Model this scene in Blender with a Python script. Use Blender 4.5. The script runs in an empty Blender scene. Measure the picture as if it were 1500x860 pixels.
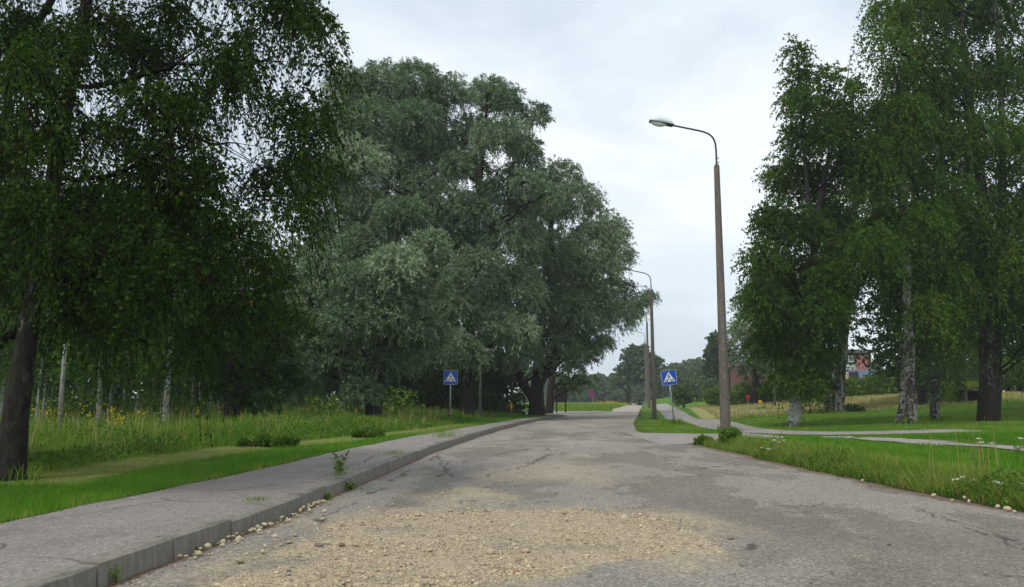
import bpy, math, random
import numpy as np
from mathutils import Vector
rng = np.random.default_rng(7)
random.seed(7)
D = bpy.data
scene = bpy.context.scene
COL = scene.collection
R = math.radians

# ------------------------------------------------------------------ camera, sky, sun, exposure
CAMZ, PITCH = 1.2, math.atan(155 / 1250)
cam = D.cameras.new('camera')
cam.sensor_width, cam.lens, cam.clip_end, cam.clip_start = 36, 30, 4000, 0.05
cam_ob = D.objects.new('camera', cam)
cam_ob.location = (0, 0, CAMZ)
cam_ob.rotation_euler = (math.pi / 2 + PITCH, 0, 0)
COL.objects.link(cam_ob)
scene.camera = cam_ob

SUN_EL, SUN_AZ = R(56), R(215)          # azimuth clockwise from +Y: behind the camera, to its left
world = D.worlds.new('World')
scene.world = world
world.use_nodes = True
wt = world.node_tree
wt.nodes.clear()
def wn(t, **k):
    n = wt.nodes.new(t)
    for a, b in k.items():
        setattr(n, a, b)
    return n
w_out, w_bg = wn('ShaderNodeOutputWorld'), wn('ShaderNodeBackground')
w_sky = wn('ShaderNodeTexSky', sky_type='NISHITA', sun_disc=False, sun_elevation=SUN_EL, sun_rotation=SUN_AZ)
w_tc, w_map = wn('ShaderNodeTexCoord'), wn('ShaderNodeMapping')
w_map.inputs['Scale'].default_value = (1, 1, 2.6)
w_map.inputs['Location'].default_value = (0.35, 0.1, 0.62)
w_n1 = wn('ShaderNodeTexNoise')
w_n1.inputs['Scale'].default_value = 2.3
w_n1.inputs['Detail'].default_value = 6
w_n1.inputs['Roughness'].default_value = 0.52
w_n1.inputs['Distortion'].default_value = 0.25
w_ramp = wn('ShaderNodeValToRGB')
cr = w_ramp.color_ramp
cr.elements[0].position, cr.elements[0].color = 0.39, (4.75, 5.5, 6.15, 1)
cr.elements[1].position, cr.elements[1].color = 0.62, (7.3, 7.65, 7.95, 1)
e = cr.elements.new(0.5)
e.color = (5.9, 6.6, 7.15, 1)
w_mix = wn('ShaderNodeMix', data_type='RGBA')
w_mix.inputs[0].default_value = 0.93     # cloud cover over the clear sky
L = wt.links.new
L(w_tc.outputs['Generated'], w_map.inputs['Vector'])
L(w_map.outputs['Vector'], w_n1.inputs['Vector'])
L(w_n1.outputs['Fac'], w_ramp.inputs['Fac'])
L(w_sky.outputs['Color'], w_mix.inputs[6])
L(w_ramp.outputs['Color'], w_mix.inputs[7])
L(w_mix.outputs[2], w_bg.inputs['Color'])
w_bg.inputs['Strength'].default_value = 0.1
L(w_bg.outputs[0], w_out.inputs[0])

sun = D.lights.new('sun', 'SUN')
sun.energy, sun.angle, sun.color = 1.5, R(12), (1.0, 0.97, 0.92)
sun_ob = D.objects.new('sun', sun)
sun_ob.location = (0, 0, 60)
sd = Vector((math.sin(SUN_AZ) * math.cos(SUN_EL), math.cos(SUN_AZ) * math.cos(SUN_EL), math.sin(SUN_EL)))
sun_ob.rotation_euler = (-sd).to_track_quat('-Z', 'Y').to_euler()
COL.objects.link(sun_ob)

HAZE = 0.00048
vs = scene.view_settings
vs.view_transform, vs.look, vs.exposure, vs.gamma = 'Standard', 'None', 0.52, 1.0
scene.render.engine = 'CYCLES'
cy = scene.cycles
cy.max_bounces, cy.diffuse_bounces, cy.glossy_bounces, cy.transmission_bounces = 6, 4, 2, 5
cy.transparent_max_bounces, cy.volume_bounces = 6, 0
cy.caustics_reflective = cy.caustics_refractive = False
cy.use_denoising = True

# ------------------------------------------------------------------ numeric helpers
def smooth(t):
    t = np.clip(t, 0, 1)
    return t * t * (3 - 2 * t)
def _hash(ix, iy, seed):
    h = (ix.astype(np.int64) * 374761393 + iy.astype(np.int64) * 668265263 + seed * 1274126177) & 0xffffffff
    h = ((h ^ (h >> 13)) * 1103515245) & 0xffffffff
    h = (h ^ (h >> 16)) & 0xffffff
    return h / float(0xffffff)
def vnoise(x, y, seed=0):
    x, y = np.asarray(x, float), np.asarray(y, float)
    ix, iy = np.floor(x), np.floor(y)
    fx, fy = x - ix, y - iy
    fx, fy = fx * fx * (3 - 2 * fx), fy * fy * (3 - 2 * fy)
    a, b = _hash(ix, iy, seed), _hash(ix + 1, iy, seed)
    c, d = _hash(ix, iy + 1, seed), _hash(ix + 1, iy + 1, seed)
    return (a * (1 - fx) + b * fx) * (1 - fy) + (c * (1 - fx) + d * fx) * fy
def fbm(x, y, seed=0, octv=4, rough=0.5):
    s, a, t = 0, 1.0, 0
    for o in range(octv):
        s = s + a * vnoise(np.asarray(x) * 2 ** o + 17.3 * o, np.asarray(y) * 2 ** o - 9.1 * o, seed + o)
        t += a
        a *= rough
    return s / t
def poly_sd(px, py, poly):
    """signed distance to a polygon, positive inside"""
    px, py = np.asarray(px, float), np.asarray(py, float)
    dmin = np.full(px.shape, 1e9)
    inside = np.zeros(px.shape, bool)
    n = len(poly)
    for i in range(n):
        x1, y1 = poly[i]
        x2, y2 = poly[(i + 1) % n]
        ex, ey = x2 - x1, y2 - y1
        t = np.clip(((px - x1) * ex + (py - y1) * ey) / (ex * ex + ey * ey + 1e-12), 0, 1)
        dmin = np.minimum(dmin, np.hypot(px - x1 - t * ex, py - y1 - t * ey))
        cond = ((y1 > py) != (y2 > py)) & (px < (x2 - x1) * (py - y1) / (y2 - y1 + 1e-12) + x1)
        inside ^= cond
    return np.where(inside, dmin, -dmin)
def line_d(px, py, pts):
    d = np.full(np.shape(px), 1e9)
    for (x1, y1), (x2, y2) in zip(pts[:-1], pts[1:]):
        ex, ey = x2 - x1, y2 - y1
        t = np.clip(((px - x1) * ex + (py - y1) * ey) / (ex * ex + ey * ey + 1e-12), 0, 1)
        d = np.minimum(d, np.hypot(px - x1 - t * ex, py - y1 - t * ey))
    return d
def nrm(v):
    return v / (np.linalg.norm(v, axis=-1, keepdims=True) + 1e-9)
def sphere_dirs(n, g=rng):
    return nrm(g.normal(size=(n, 3)))

# ------------------------------------------------------------------ layout of the place (metres, camera at 0,0)
cp, sp = math.cos(PITCH), math.sin(PITCH)
def ray(u, v):
    a, b = (u - 750) / 1250, (430 - v) / 1250
    dx, dy, dz = a, cp - b * sp, sp + b * cp
    return dx / dy, dz / dy
def W(u, v, y):
    """world point seen at (u, v) of the photograph at distance y"""
    a, b = ray(u, v)
    return np.array([a * y, y, CAMZ + b * y])
KX = [(-10, -2.95), (3, -2.8), (6, -2.6), (8.3, -2.36), (12.9, -2.15), (19, -1.85), (25, -1.35), (34, -.45), (45, 1.0), (55, 2.7), (60, 3.7), (63, 3.9)]
SX = [(-10, -5.1), (3, -4.7), (7.15, -4.29), (11.9, -3.8), (18, -3.4), (24, -2.85), (29.3, -2.05), (41.5, -.3), (50, 1.35), (57, 2.9), (61, 3.6), (63, 3.7)]
XR = [(-10, 6.6), (3, 5.9), (9, 5.5), (14.3, 5.05), (23, 4.9), (26, 4.7), (33, 4.7), (45, 6.3), (60, 8.7), (97, 14.4), (137, 20.8), (300, 46), (520, 80)]
XL2 = [(63, 3.9), (88, 10.4), (100, 11.6), (150, 19.6), (300, 43), (520, 76)]
def I(tab, y):
    a = np.array(tab)
    return np.interp(y, a[:, 0], a[:, 1])
def x_kerb(y): return I(KX, y)
def x_walk(y): return I(SX, y)
def x_right(y): return I(XR, y)
def x_roadleft(y): return np.where(np.asarray(y) < 63, x_kerb(y), I(XL2, y))
XM = [(0, -6.9), (10.9, -6.4), (13.5, -6.6), (18.4, -6.2), (20.4, -5.3), (25, -4.3), (31, -2.9), (41.5, -1.7), (52, 0.0), (70, 2.0)]
def x_meadow(y): return I(XM, y)
def G(x, y):
    """ground height"""
    x, y = np.asarray(x, float), np.asarray(y, float)
    xs = np.where(y < 63, x_walk(y), x_roadleft(y))
    xr = x_right(y)
    zl = 0.165 * (1 - smooth((y - 59) / 5)) + 0.05 * smooth((xs - x - 1) / 4) * (fbm(x * .25, y * .25, 3) - .3) * 2 * (1 - smooth((y - 55) / 8))
    t = x - xr
    bank = (0.19 + 0.14 * fbm(x * .8, y * .8, 5)) * smooth(t / 0.6) * (1 - smooth((y - 20.5) / 2.5))
    lawn = 0.06 * smooth((t - 1) / 4) * (1 - smooth((y - 20) / 6))
    dip = -0.40 * np.exp(-((y - 66) / 11) ** 2) * smooth(t / 1.0) * (1 - smooth((t - 5) / 8))
    rise = 0.22 * smooth((x - 9) / 10) + 1.45 * smooth((x - 14) / 26) * smooth((y - 30) / 38)
    zr = bank + lawn + dip + np.where(t > 0, rise, 0) + 0.02 * smooth(t / .5) * smooth((y - 30) / 3)
    return np.where(x < xs, zl, np.where(x > xr, zr, 0.0))
def P(u, v, dz=0.0):
    """the point of the ground seen at (u, v)"""
    a, b = ray(u, v)
    y = 3.0
    while y < 600:
        if CAMZ + b * y <= float(G(a * y, y)) + dz:
            break
        y *= 1.01
    lo, hi = y / 1.01, y
    for _ in range(24):
        m = (lo + hi) / 2
        if CAMZ + b * m <= float(G(a * m, m)) + dz:
            hi = m
        else:
            lo = m
    return np.array([a * hi, hi, float(G(a * hi, hi)) + dz])

# ------------------------------------------------------------------ object helpers
def tag(o, label=None, cat=None, group=None, kind=None):
    if label: o['label'] = label
    if cat: o['category'] = cat
    if group: o['group'] = group
    if kind: o['kind'] = kind
    return o
def empty(name, loc, label=None, cat=None, group=None, rz=0.0):
    o = D.objects.new(name, None)
    o.empty_display_size = 0.2
    o.location = [float(c) for c in loc]
    o.rotation_euler = (0, 0, rz)
    COL.objects.link(o)
    return tag(o, label, cat, group)
def mesh_np(name, V, F, mat=None, parent=None, tint=None, smooth_=True, attrs=None, link=True):
    """F: (n,3) or (n,4) int array, or a list of such arrays"""
    V = np.ascontiguousarray(V, dtype=np.float32)
    Fs = [np.asarray(f, dtype=np.int32) for f in (F if isinstance(F, list) else [F]) if len(f)]
    me = D.meshes.new(name)
    me.vertices.add(len(V))
    me.vertices.foreach_set('co', V.ravel())
    loops = np.concatenate([f.ravel() for f in Fs])
    tot = np.concatenate([np.full(len(f), f.shape[1], dtype=np.int32) for f in Fs])
    start = np.concatenate([[0], np.cumsum(tot)[:-1]]).astype(np.int32)
    me.loops.add(len(loops))
    me.loops.foreach_set('vertex_index', loops)
    me.polygons.add(len(tot))
    me.polygons.foreach_set('loop_start', start)
    me.polygons.foreach_set('loop_total', tot)
    if smooth_:
        me.polygons.foreach_set('use_smooth', np.ones(len(tot), dtype=bool))
    for nm, arr in ({'tint': tint} | (attrs or {}) if tint is not None else (attrs or {})).items():
        at = me.attributes.new(nm, 'FLOAT', 'POINT')
        at.data.foreach_set('value', np.ascontiguousarray(arr, dtype=np.float32))
    me.update(calc_edges=True)
    if mat: me.materials.append(mat)
    o = D.objects.new(name, me)
    if link: COL.objects.link(o)
    if parent: o.parent = parent
    return o
class MB:
    """collects simple shapes into one mesh"""
    def __init__(s): s.v, s.f = [], []
    def add(s, V, F):
        n = len(s.v)
        s.v += [tuple(map(float, p)) for p in V]
        s.f += [tuple(int(i) + n for i in f) for f in F]
        return s
    def box(s, x0, x1, y0, y1, z0, z1):
        V = [(x, y, z) for z in (z0, z1) for y in (y0, y1) for x in (x0, x1)]
        return s.add(V, [(0, 2, 3, 1), (4, 5, 7, 6), (0, 1, 5, 4), (1, 3, 7, 5), (3, 2, 6, 7), (2, 0, 4, 6)])
    def prism(s, pts, y0, y1):
        """outline in x,z (counter-clockwise seen from -y) extruded along y"""
        n = len(pts)
        V = [(x, y0, z) for x, z in pts] + [(x, y1, z) for x, z in pts]
        F = [tuple(range(n)), tuple(range(2 * n - 1, n - 1, -1))]
        F += [(i, i + n, (i + 1) % n + n, (i + 1) % n) for i in range(n)]
        return s.add(V, F)
    def tube(s, pts, rad, n=10, cap=True, flat=None):
        V, F = tube_np(np.array(pts, float)[None], np.array(rad, float)[None], n)
        s.add(V, F)
        b = len(s.v) - len(V)
        if cap:
            s.f.append(tuple(b + i for i in range(n - 1, -1, -1)))
            s.f.append(tuple(len(s.v) - n + i for i in range(n)))
        return s
    def build(s, name, mat, parent=None, sm=False, bevel=0):
        me = D.meshes.new(name)
        me.from_pydata(s.v, [], s.f)
        if sm: me.polygons.foreach_set('use_smooth', [True] * len(me.polygons))
        me.materials.append(mat)
        o = D.objects.new(name, me)
        COL.objects.link(o)
        if bevel:
            b = o.modifiers.new('bevel', 'BEVEL')
            b.width, b.segments, b.limit_method = bevel, 2, 'ANGLE'
        if parent: o.parent = parent
        return o
def tube_np(Pn, Rn, sides):
    """(N,k,3) polylines and (N,k) radii -> vertices and quads"""
    N, k, _ = Pn.shape
    T = np.gradient(Pn, axis=1)
    T = nrm(T)
    ref = np.where(np.abs(T[..., 2:3]) > 0.9, np.array([1.0, 0, 0]), np.array([0, 0, 1.0]))
    ref = np.broadcast_to(ref[:, :1], T.shape)
    A = nrm(np.cross(T, ref))
    B = np.cross(T, A)
    a = np.arange(sides) * 2 * np.pi / sides
    V = Pn[:, :, None] + Rn[:, :, None, None] * (A[:, :, None] * np.cos(a)[:, None] + B[:, :, None] * np.sin(a)[:, None])
    idx = np.arange(N * k * sides).reshape(N, k, sides)
    p, q = idx[:, :-1], idx[:, 1:]
    F = np.stack([p, np.roll(p, -1, 2), np.roll(q, -1, 2), q], -1).reshape(-1, 4)
    return V.reshape(-1, 3), F
def resample(pts, n):
    pts = np.array(pts, float)
    d = np.concatenate([[0], np.cumsum(np.linalg.norm(np.diff(pts, axis=0), axis=1))])
    t = np.linspace(0, d[-1], n)
    # smooth the corners with a Catmull-like blend
    q = np.stack([np.interp(t, d, pts[:, i]) for i in range(pts.shape[1])], 1)
    for _ in range(2):
        q[1:-1] = q[1:-1] * .5 + (q[:-2] + q[2:]) * .25
    return q
def copy_tree(o, parent=None):
    c = o.copy()
    COL.objects.link(c)
    if parent: c.parent = parent
    for ch in list(o.children):
        copy_tree(ch, c)
    return c

# ------------------------------------------------------------------ materials
def new_mat(name):
    m = D.materials.new(name)
    m.use_nodes = True
    nt = m.node_tree
    b = nt.nodes['Principled BSDF']
    return m, nt, b
def N_(nt, t, **k):
    n = nt.nodes.new(t)
    for a, b in k.items():
        if a.startswith('i_'):
            n.inputs[a[2:].replace('_', ' ')].default_value = b
        else:
            setattr(n, a, b)
    return n
def noise(nt, scale, detail=4, rough=.55, vec=None, dist=0):
    n = N_(nt, 'ShaderNodeTexNoise')
    n.inputs['Scale'].default_value, n.inputs['Detail'].default_value = scale, detail
    n.inputs['Roughness'].default_value, n.inputs['Distortion'].default_value = rough, dist
    if vec is not None: nt.links.new(vec, n.inputs['Vector'])
    return n.outputs['Fac']
def ramp(nt, fac, stops, interp='LINEAR'):
    r = N_(nt, 'ShaderNodeValToRGB')
    c = r.color_ramp
    c.interpolation = interp
    while len(c.elements) < len(stops): c.elements.new(0.5)
    for e_, (p, col) in zip(c.elements, stops):
        e_.position = p
        e_.color = (*col, 1) if not np.isscalar(col) else (col, col, col, 1)
    nt.links.new(fac, r.inputs['Fac'])
    return r.outputs['Color']
def mixc(nt, fac, a, b, mode='MIX'):
    m = N_(nt, 'ShaderNodeMix', data_type='RGBA', blend_type=mode)
    for s, v in ((m.inputs[0], fac), (m.inputs[6], a), (m.inputs[7], b)):
        if hasattr(v, 'links') or hasattr(v, 'is_linked'): nt.links.new(v, s)
        else: s.default_value = v if np.isscalar(v) else (*v, 1)
    return m.outputs[2]
def math_(nt, op, a, b=None, clamp=False):
    m = N_(nt, 'ShaderNodeMath', operation=op, use_clamp=clamp)
    for s, v in ((m.inputs[0], a), (m.inputs[1], b)):
        if v is None: continue
        if np.isscalar(v): s.default_value = v
        else: nt.links.new(v, s)
    return m.outputs[0]
def attr(nt, name):
    return N_(nt, 'ShaderNodeAttribute', attribute_name=name).outputs['Fac']
def objco(nt): return N_(nt, 'ShaderNodeTexCoord').outputs['Object']
def pos(nt): return N_(nt, 'ShaderNodeNewGeometry').outputs['Position']
def scaled(nt, vec, s):
    m = N_(nt, 'ShaderNodeMapping')
    m.inputs['Scale'].default_value = s
    nt.links.new(vec, m.inputs['Vector'])
    return m.outputs['Vector']
def bump(nt, b, h, strength=.5, dist=.02):
    n = N_(nt, 'ShaderNodeBump')
    n.inputs['Strength'].default_value, n.inputs['Distance'].default_value = strength, dist
    nt.links.new(h, n.inputs['Height'])
    nt.links.new(n.outputs['Normal'], b.inputs['Normal'])
def leaf_mat(name, stops, rough=.6, trans=.3, spec=.10):
    m, nt, b = new_mat(name)
    col = ramp(nt, attr(nt, 'tint'), stops)
    nt.links.new(col, b.inputs['Base Color'])
    b.inputs['Roughness'].default_value = rough
    b.inputs['Specular IOR Level'].default_value = spec
    tr = N_(nt, 'ShaderNodeBsdfTranslucent')
    c2 = mixc(nt, 1.0, col, (1.15, 1.25, .55), 'MULTIPLY')
    nt.links.new(c2, tr.inputs['Color'])
    mx = N_(nt, 'ShaderNodeMixShader')
    mx.inputs[0].default_value = trans
    nt.links.new(b.outputs[0], mx.inputs[1])
    nt.links.new(tr.outputs[0], mx.inputs[2])
    nt.links.new(mx.outputs[0], nt.nodes['Material Output'].inputs['Surface'])
    return m
def plain(name, col, rough=.7, var=.15, scale=12, metal=0.0, bmp=0.0, spec=.3):
    m, nt, b = new_mat(name)
    f = noise(nt, scale, 5, .6, objco(nt))
    a = tuple(c * (1 - var) for c in col)
    c = tuple(min(1, c * (1 + var)) for c in col)
    nt.links.new(ramp(nt, f, [(.3, a), (.7, c)]), b.inputs['Base Color'])
    b.inputs['Roughness'].default_value, b.inputs['Metallic'].default_value = rough, metal
    b.inputs['Specular IOR Level'].default_value = spec
    if bmp: bump(nt, b, f, bmp, .02)
    return m

M = {}
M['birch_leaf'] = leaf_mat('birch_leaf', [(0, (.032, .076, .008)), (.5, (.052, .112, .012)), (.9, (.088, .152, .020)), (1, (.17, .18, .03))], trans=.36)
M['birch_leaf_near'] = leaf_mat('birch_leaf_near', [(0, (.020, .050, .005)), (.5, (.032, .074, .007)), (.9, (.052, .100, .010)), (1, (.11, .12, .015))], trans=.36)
M['willow_leaf'] = leaf_mat('willow_leaf', [(0, (.066, .120, .052)), (.5, (.142, .212, .104)), (1, (.25, .325, .19))], rough=.5, trans=.12, spec=.2)
M['broad_leaf'] = leaf_mat('broad_leaf', [(0, (.026, .058, .013)), (.5, (.045, .09, .02)), (1, (.075, .125, .028))], trans=.3)
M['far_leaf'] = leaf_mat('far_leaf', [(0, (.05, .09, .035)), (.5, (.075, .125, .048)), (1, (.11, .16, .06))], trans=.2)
M['shrub_leaf'] = leaf_mat('shrub_leaf', [(0, (.05, .11, .016)), (.5, (.09, .17, .024)), (1, (.17, .24, .04))], trans=.3)
M['grey_shrub_leaf'] = leaf_mat('grey_shrub_leaf', [(0, (.07, .10, .06)), (1, (.14, .17, .11))], trans=.15)
M['grass'] = leaf_mat('grass_blade', [(0, (.055, .150, .010)), (.45, (.095, .225, .016)), (.75, (.15, .285, .026)), (.88, (.23, .30, .05)), (1, (.38, .34, .13))], rough=.7, trans=.35, spec=.08)
M['meadow'] = leaf_mat('meadow_grass', [(0, (.075, .165, .018)), (.4, (.15, .25, .034)), (.65, (.24, .31, .07)), (.88, (.30, .29, .11)), (1, (.27, .12, .06))], rough=.7, trans=.35, spec=.08)
M['dry_grass'] = leaf_mat('dry_grass', [(0, (.20, .20, .06)), (.5, (.34, .30, .12)), (1, (.45, .39, .18))], rough=.7, trans=.2, spec=.1)
M['litter'] = leaf_mat('dead_leaf', [(0, (.06, .03, .018)), (.5, (.16, .085, .045)), (.85, (.28, .18, .09)), (1, (.35, .30, .12))], trans=.1)
M['yellow_flower'] = leaf_mat('yellow_flower', [(0, (.08, .12, .02)), (.4, (.45, .36, .02)), (1, (.6, .45, .03))], trans=.2)
M['white_flower'] = leaf_mat('white_flower', [(0, (.6, .62, .55)), (1, (.8, .8, .76))], trans=.2)

def bark(name, dark, light, pale, amount, stretch=(6, 6, 14), low=None):
    """birch: pale skin with dark bands and diamonds; AMOUNT of pale; low = height under which it stays dark"""
    m, nt, b = new_mat(name)
    o = objco(nt)
    f1 = noise(nt, 1.0, 6, .65, scaled(nt, o, stretch), .6)
    f2 = noise(nt, 1.0, 4, .6, scaled(nt, o, (3.5, 3.5, .9)))
    base = ramp(nt, f1, [(.30, dark), (.62, light)])
    sel = math_(nt, 'ADD', math_(nt, 'MULTIPLY', f1, .75), math_(nt, 'MULTIPLY', f2, .55))
    msk = ramp(nt, sel, [(.98 - .62 * amount - .10, 0.0), (.98 - .62 * amount, 1.0)])
    if low is not None:
        sx = N_(nt, 'ShaderNodeSeparateXYZ')
        nt.links.new(o, sx.inputs[0])
        mr = N_(nt, 'ShaderNodeMapRange')
        mr.inputs[1].default_value, mr.inputs[2].default_value = low[0], low[1]
        nt.links.new(sx.outputs['Z'], mr.inputs[0])
        msk = mixc(nt, 1.0, msk, mr.outputs[0], 'MULTIPLY')
    nt.links.new(mixc(nt, msk, base, pale), b.inputs['Base Color'])
    b.inputs['Roughness'].default_value = .85
    b.inputs['Specular IOR Level'].default_value = .15
    bump(nt, b, noise(nt, 1.0, 7, .7, scaled(nt, o, (16, 16, 3.2))), .9, .05)
    return m
M['bark_dark_birch'] = bark('dark_birch_bark', (.012, .010, .008), (.04, .034, .028), (.15, .145, .13), .33, (15, 15, 6), low=(.5, 2.2))
M['bark_birch'] = bark('birch_bark', (.026, .022, .018), (.08, .07, .06), (.29, .28, .255), .40, (5, 5, 7))
M['bark_leaning_birch'] = bark('leaning_birch_bark', (.022, .019, .016), (.07, .062, .055), (.50, .49, .46), .56, (4, 4, 6), low=(3.4, .3))
M['bark_white_birch'] = bark('white_birch_bark', (.04, .036, .03), (.10, .096, .088), (.33, .32, .30), .58, (4, 4, 5))
M['bark_willow'] = bark('willow_bark', (.018, .014, .011), (.05, .042, .034), (.06, .05, .04), .3)
M['twig'] = plain('twig_bark', (.013, .010, .008), .9, .3, spec=.05)

def concrete(name, a, c, streak=True, sc=9):
    m, nt, b = new_mat(name)
    o = objco(nt)
    f = noise(nt, sc, 6, .65, o)
    col = ramp(nt, f, [(.28, a), (.72, c)])
    s = noise(nt, 1.0, 4, .6, scaled(nt, o, (14, 14, .7)))
    col = mixc(nt, ramp(nt, s, [(.45, 0.0), (.7, .55)]), col, tuple(x * .55 for x in a))
    sp_ = noise(nt, 90, 2, .6, o)
    col = mixc(nt, ramp(nt, sp_, [(.62, 0.0), (.72, .35)]), col, tuple(x * .5 for x in a))
    nt.links.new(col, b.inputs['Base Color'])
    b.inputs['Roughness'].default_value = .9
    b.inputs['Specular IOR Level'].default_value = .2
    bump(nt, b, math_(nt, 'ADD', f, sp_), .35, .012)
    return m
M['concrete'] = concrete('kerb_concrete', (.175, .160, .132), (.27, .248, .21))
M['pole'] = concrete('lamp_post_concrete', (.10, .082, .068), (.21, .175, .15))
M['pole_grey'] = concrete('grey_post_concrete', (.16, .155, .14), (.28, .27, .25))
M['steel_dark'] = plain('dark_painted_steel', (.055, .045, .05), .5, .3, 20, .4)
M['galv'] = plain('galvanised_steel', (.36, .38, .40), .45, .12, 18, .6)
M['white_paint'] = plain('white_sheet', (.62, .64, .64), .45, .05, 3)
M['lamp_white'] = plain('lamp_housing', (.58, .62, .63), .4, .06, 6)
M['sign_blue'] = plain('sign_blue', (.010, .075, .44), .35, .06, 4)
M['sign_white'] = plain('sign_white', (.74, .76, .78), .4, .04, 4)
M['sign_black'] = plain('sign_black', (.012, .012, .014), .4, .1, 4)
M['sign_red'] = plain('sign_red', (.38, .035, .035), .45, .08, 4)
M['yellow_paint'] = plain('yellow_paint', (.62, .36, .02), .5, .1, 6)
M['rust_wood'] = plain('brown_post', (.22, .13, .06), .8, .25, 14)
M['dark_wood'] = plain('dark_stained_wood', (.018, .016, .014), .75, .3, 10)
M['red_brick'] = plain('red_brick_wall', (.165, .062, .052), .9, .18, 40)
M['brick_joint'] = plain('brick_mortar', (.24, .13, .11), .95, .1, 40)
M['pink_wall'] = plain('pink_sheet', (.40, .13, .135), .7, .06, 3)
M['blue_roof'] = plain('blue_sheet_roof', (.085, .105, .155), .5, .08, 5)
M['brown_wall'] = plain('brown_board', (.075, .05, .045), .8, .2, 12)
M['green_wall'] = plain('pale_green_plaster', (.40, .46, .40), .85, .07, 4)
M['ochre_wall'] = plain('ochre_plaster', (.50, .34, .14), .85, .1, 4)
M['grey_roof'] = plain('grey_roof', (.16, .15, .15), .8, .15, 8)
M['dark_inside'] = plain('opening_shade', (.012, .010, .008), .95, .3, 6)  # near-black colour painted in for the shade inside the cellar opening
M['old_wood'] = plain('weathered_timber', (.15, .125, .10), .85, .3, 12)
m_, nt_, b_ = new_mat('window_glass')
b_.inputs['Base Color'].default_value = (.03, .035, .04, 1)
b_.inputs['Roughness'].default_value = .08
M['glass'] = m_
m_, nt_, b_ = new_mat('lamp_bowl')
b_.inputs['Base Color'].default_value = (.72, .74, .66, 1)
b_.inputs['Roughness'].default_value = .25
M['bowl'] = m_

# stone
m_, nt_, b_ = new_mat('limestone')
t_ = attr(nt_, 'tint')
c_ = ramp(nt_, t_, [(0, (.12, .10, .085)), (.2, (.29, .235, .17)), (.6, (.47, .385, .25)), (.9, (.57, .48, .33)), (.96, (.55, .53, .50)), (1, (.36, .19, .10))])
f_ = noise(nt_, 55, 4, .6, pos(nt_))
c_ = mixc(nt_, .5, c_, ramp(nt_, f_, [(.3, .62), (.7, 1.15)]), 'MULTIPLY')
nt_.links.new(c_, b_.inputs['Base Color'])
b_.inputs['Roughness'].default_value = .95
b_.inputs['Specular IOR Level'].default_value = .1
bump(nt_, b_, f_, .4, .01)
M['stone'] = m_
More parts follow.
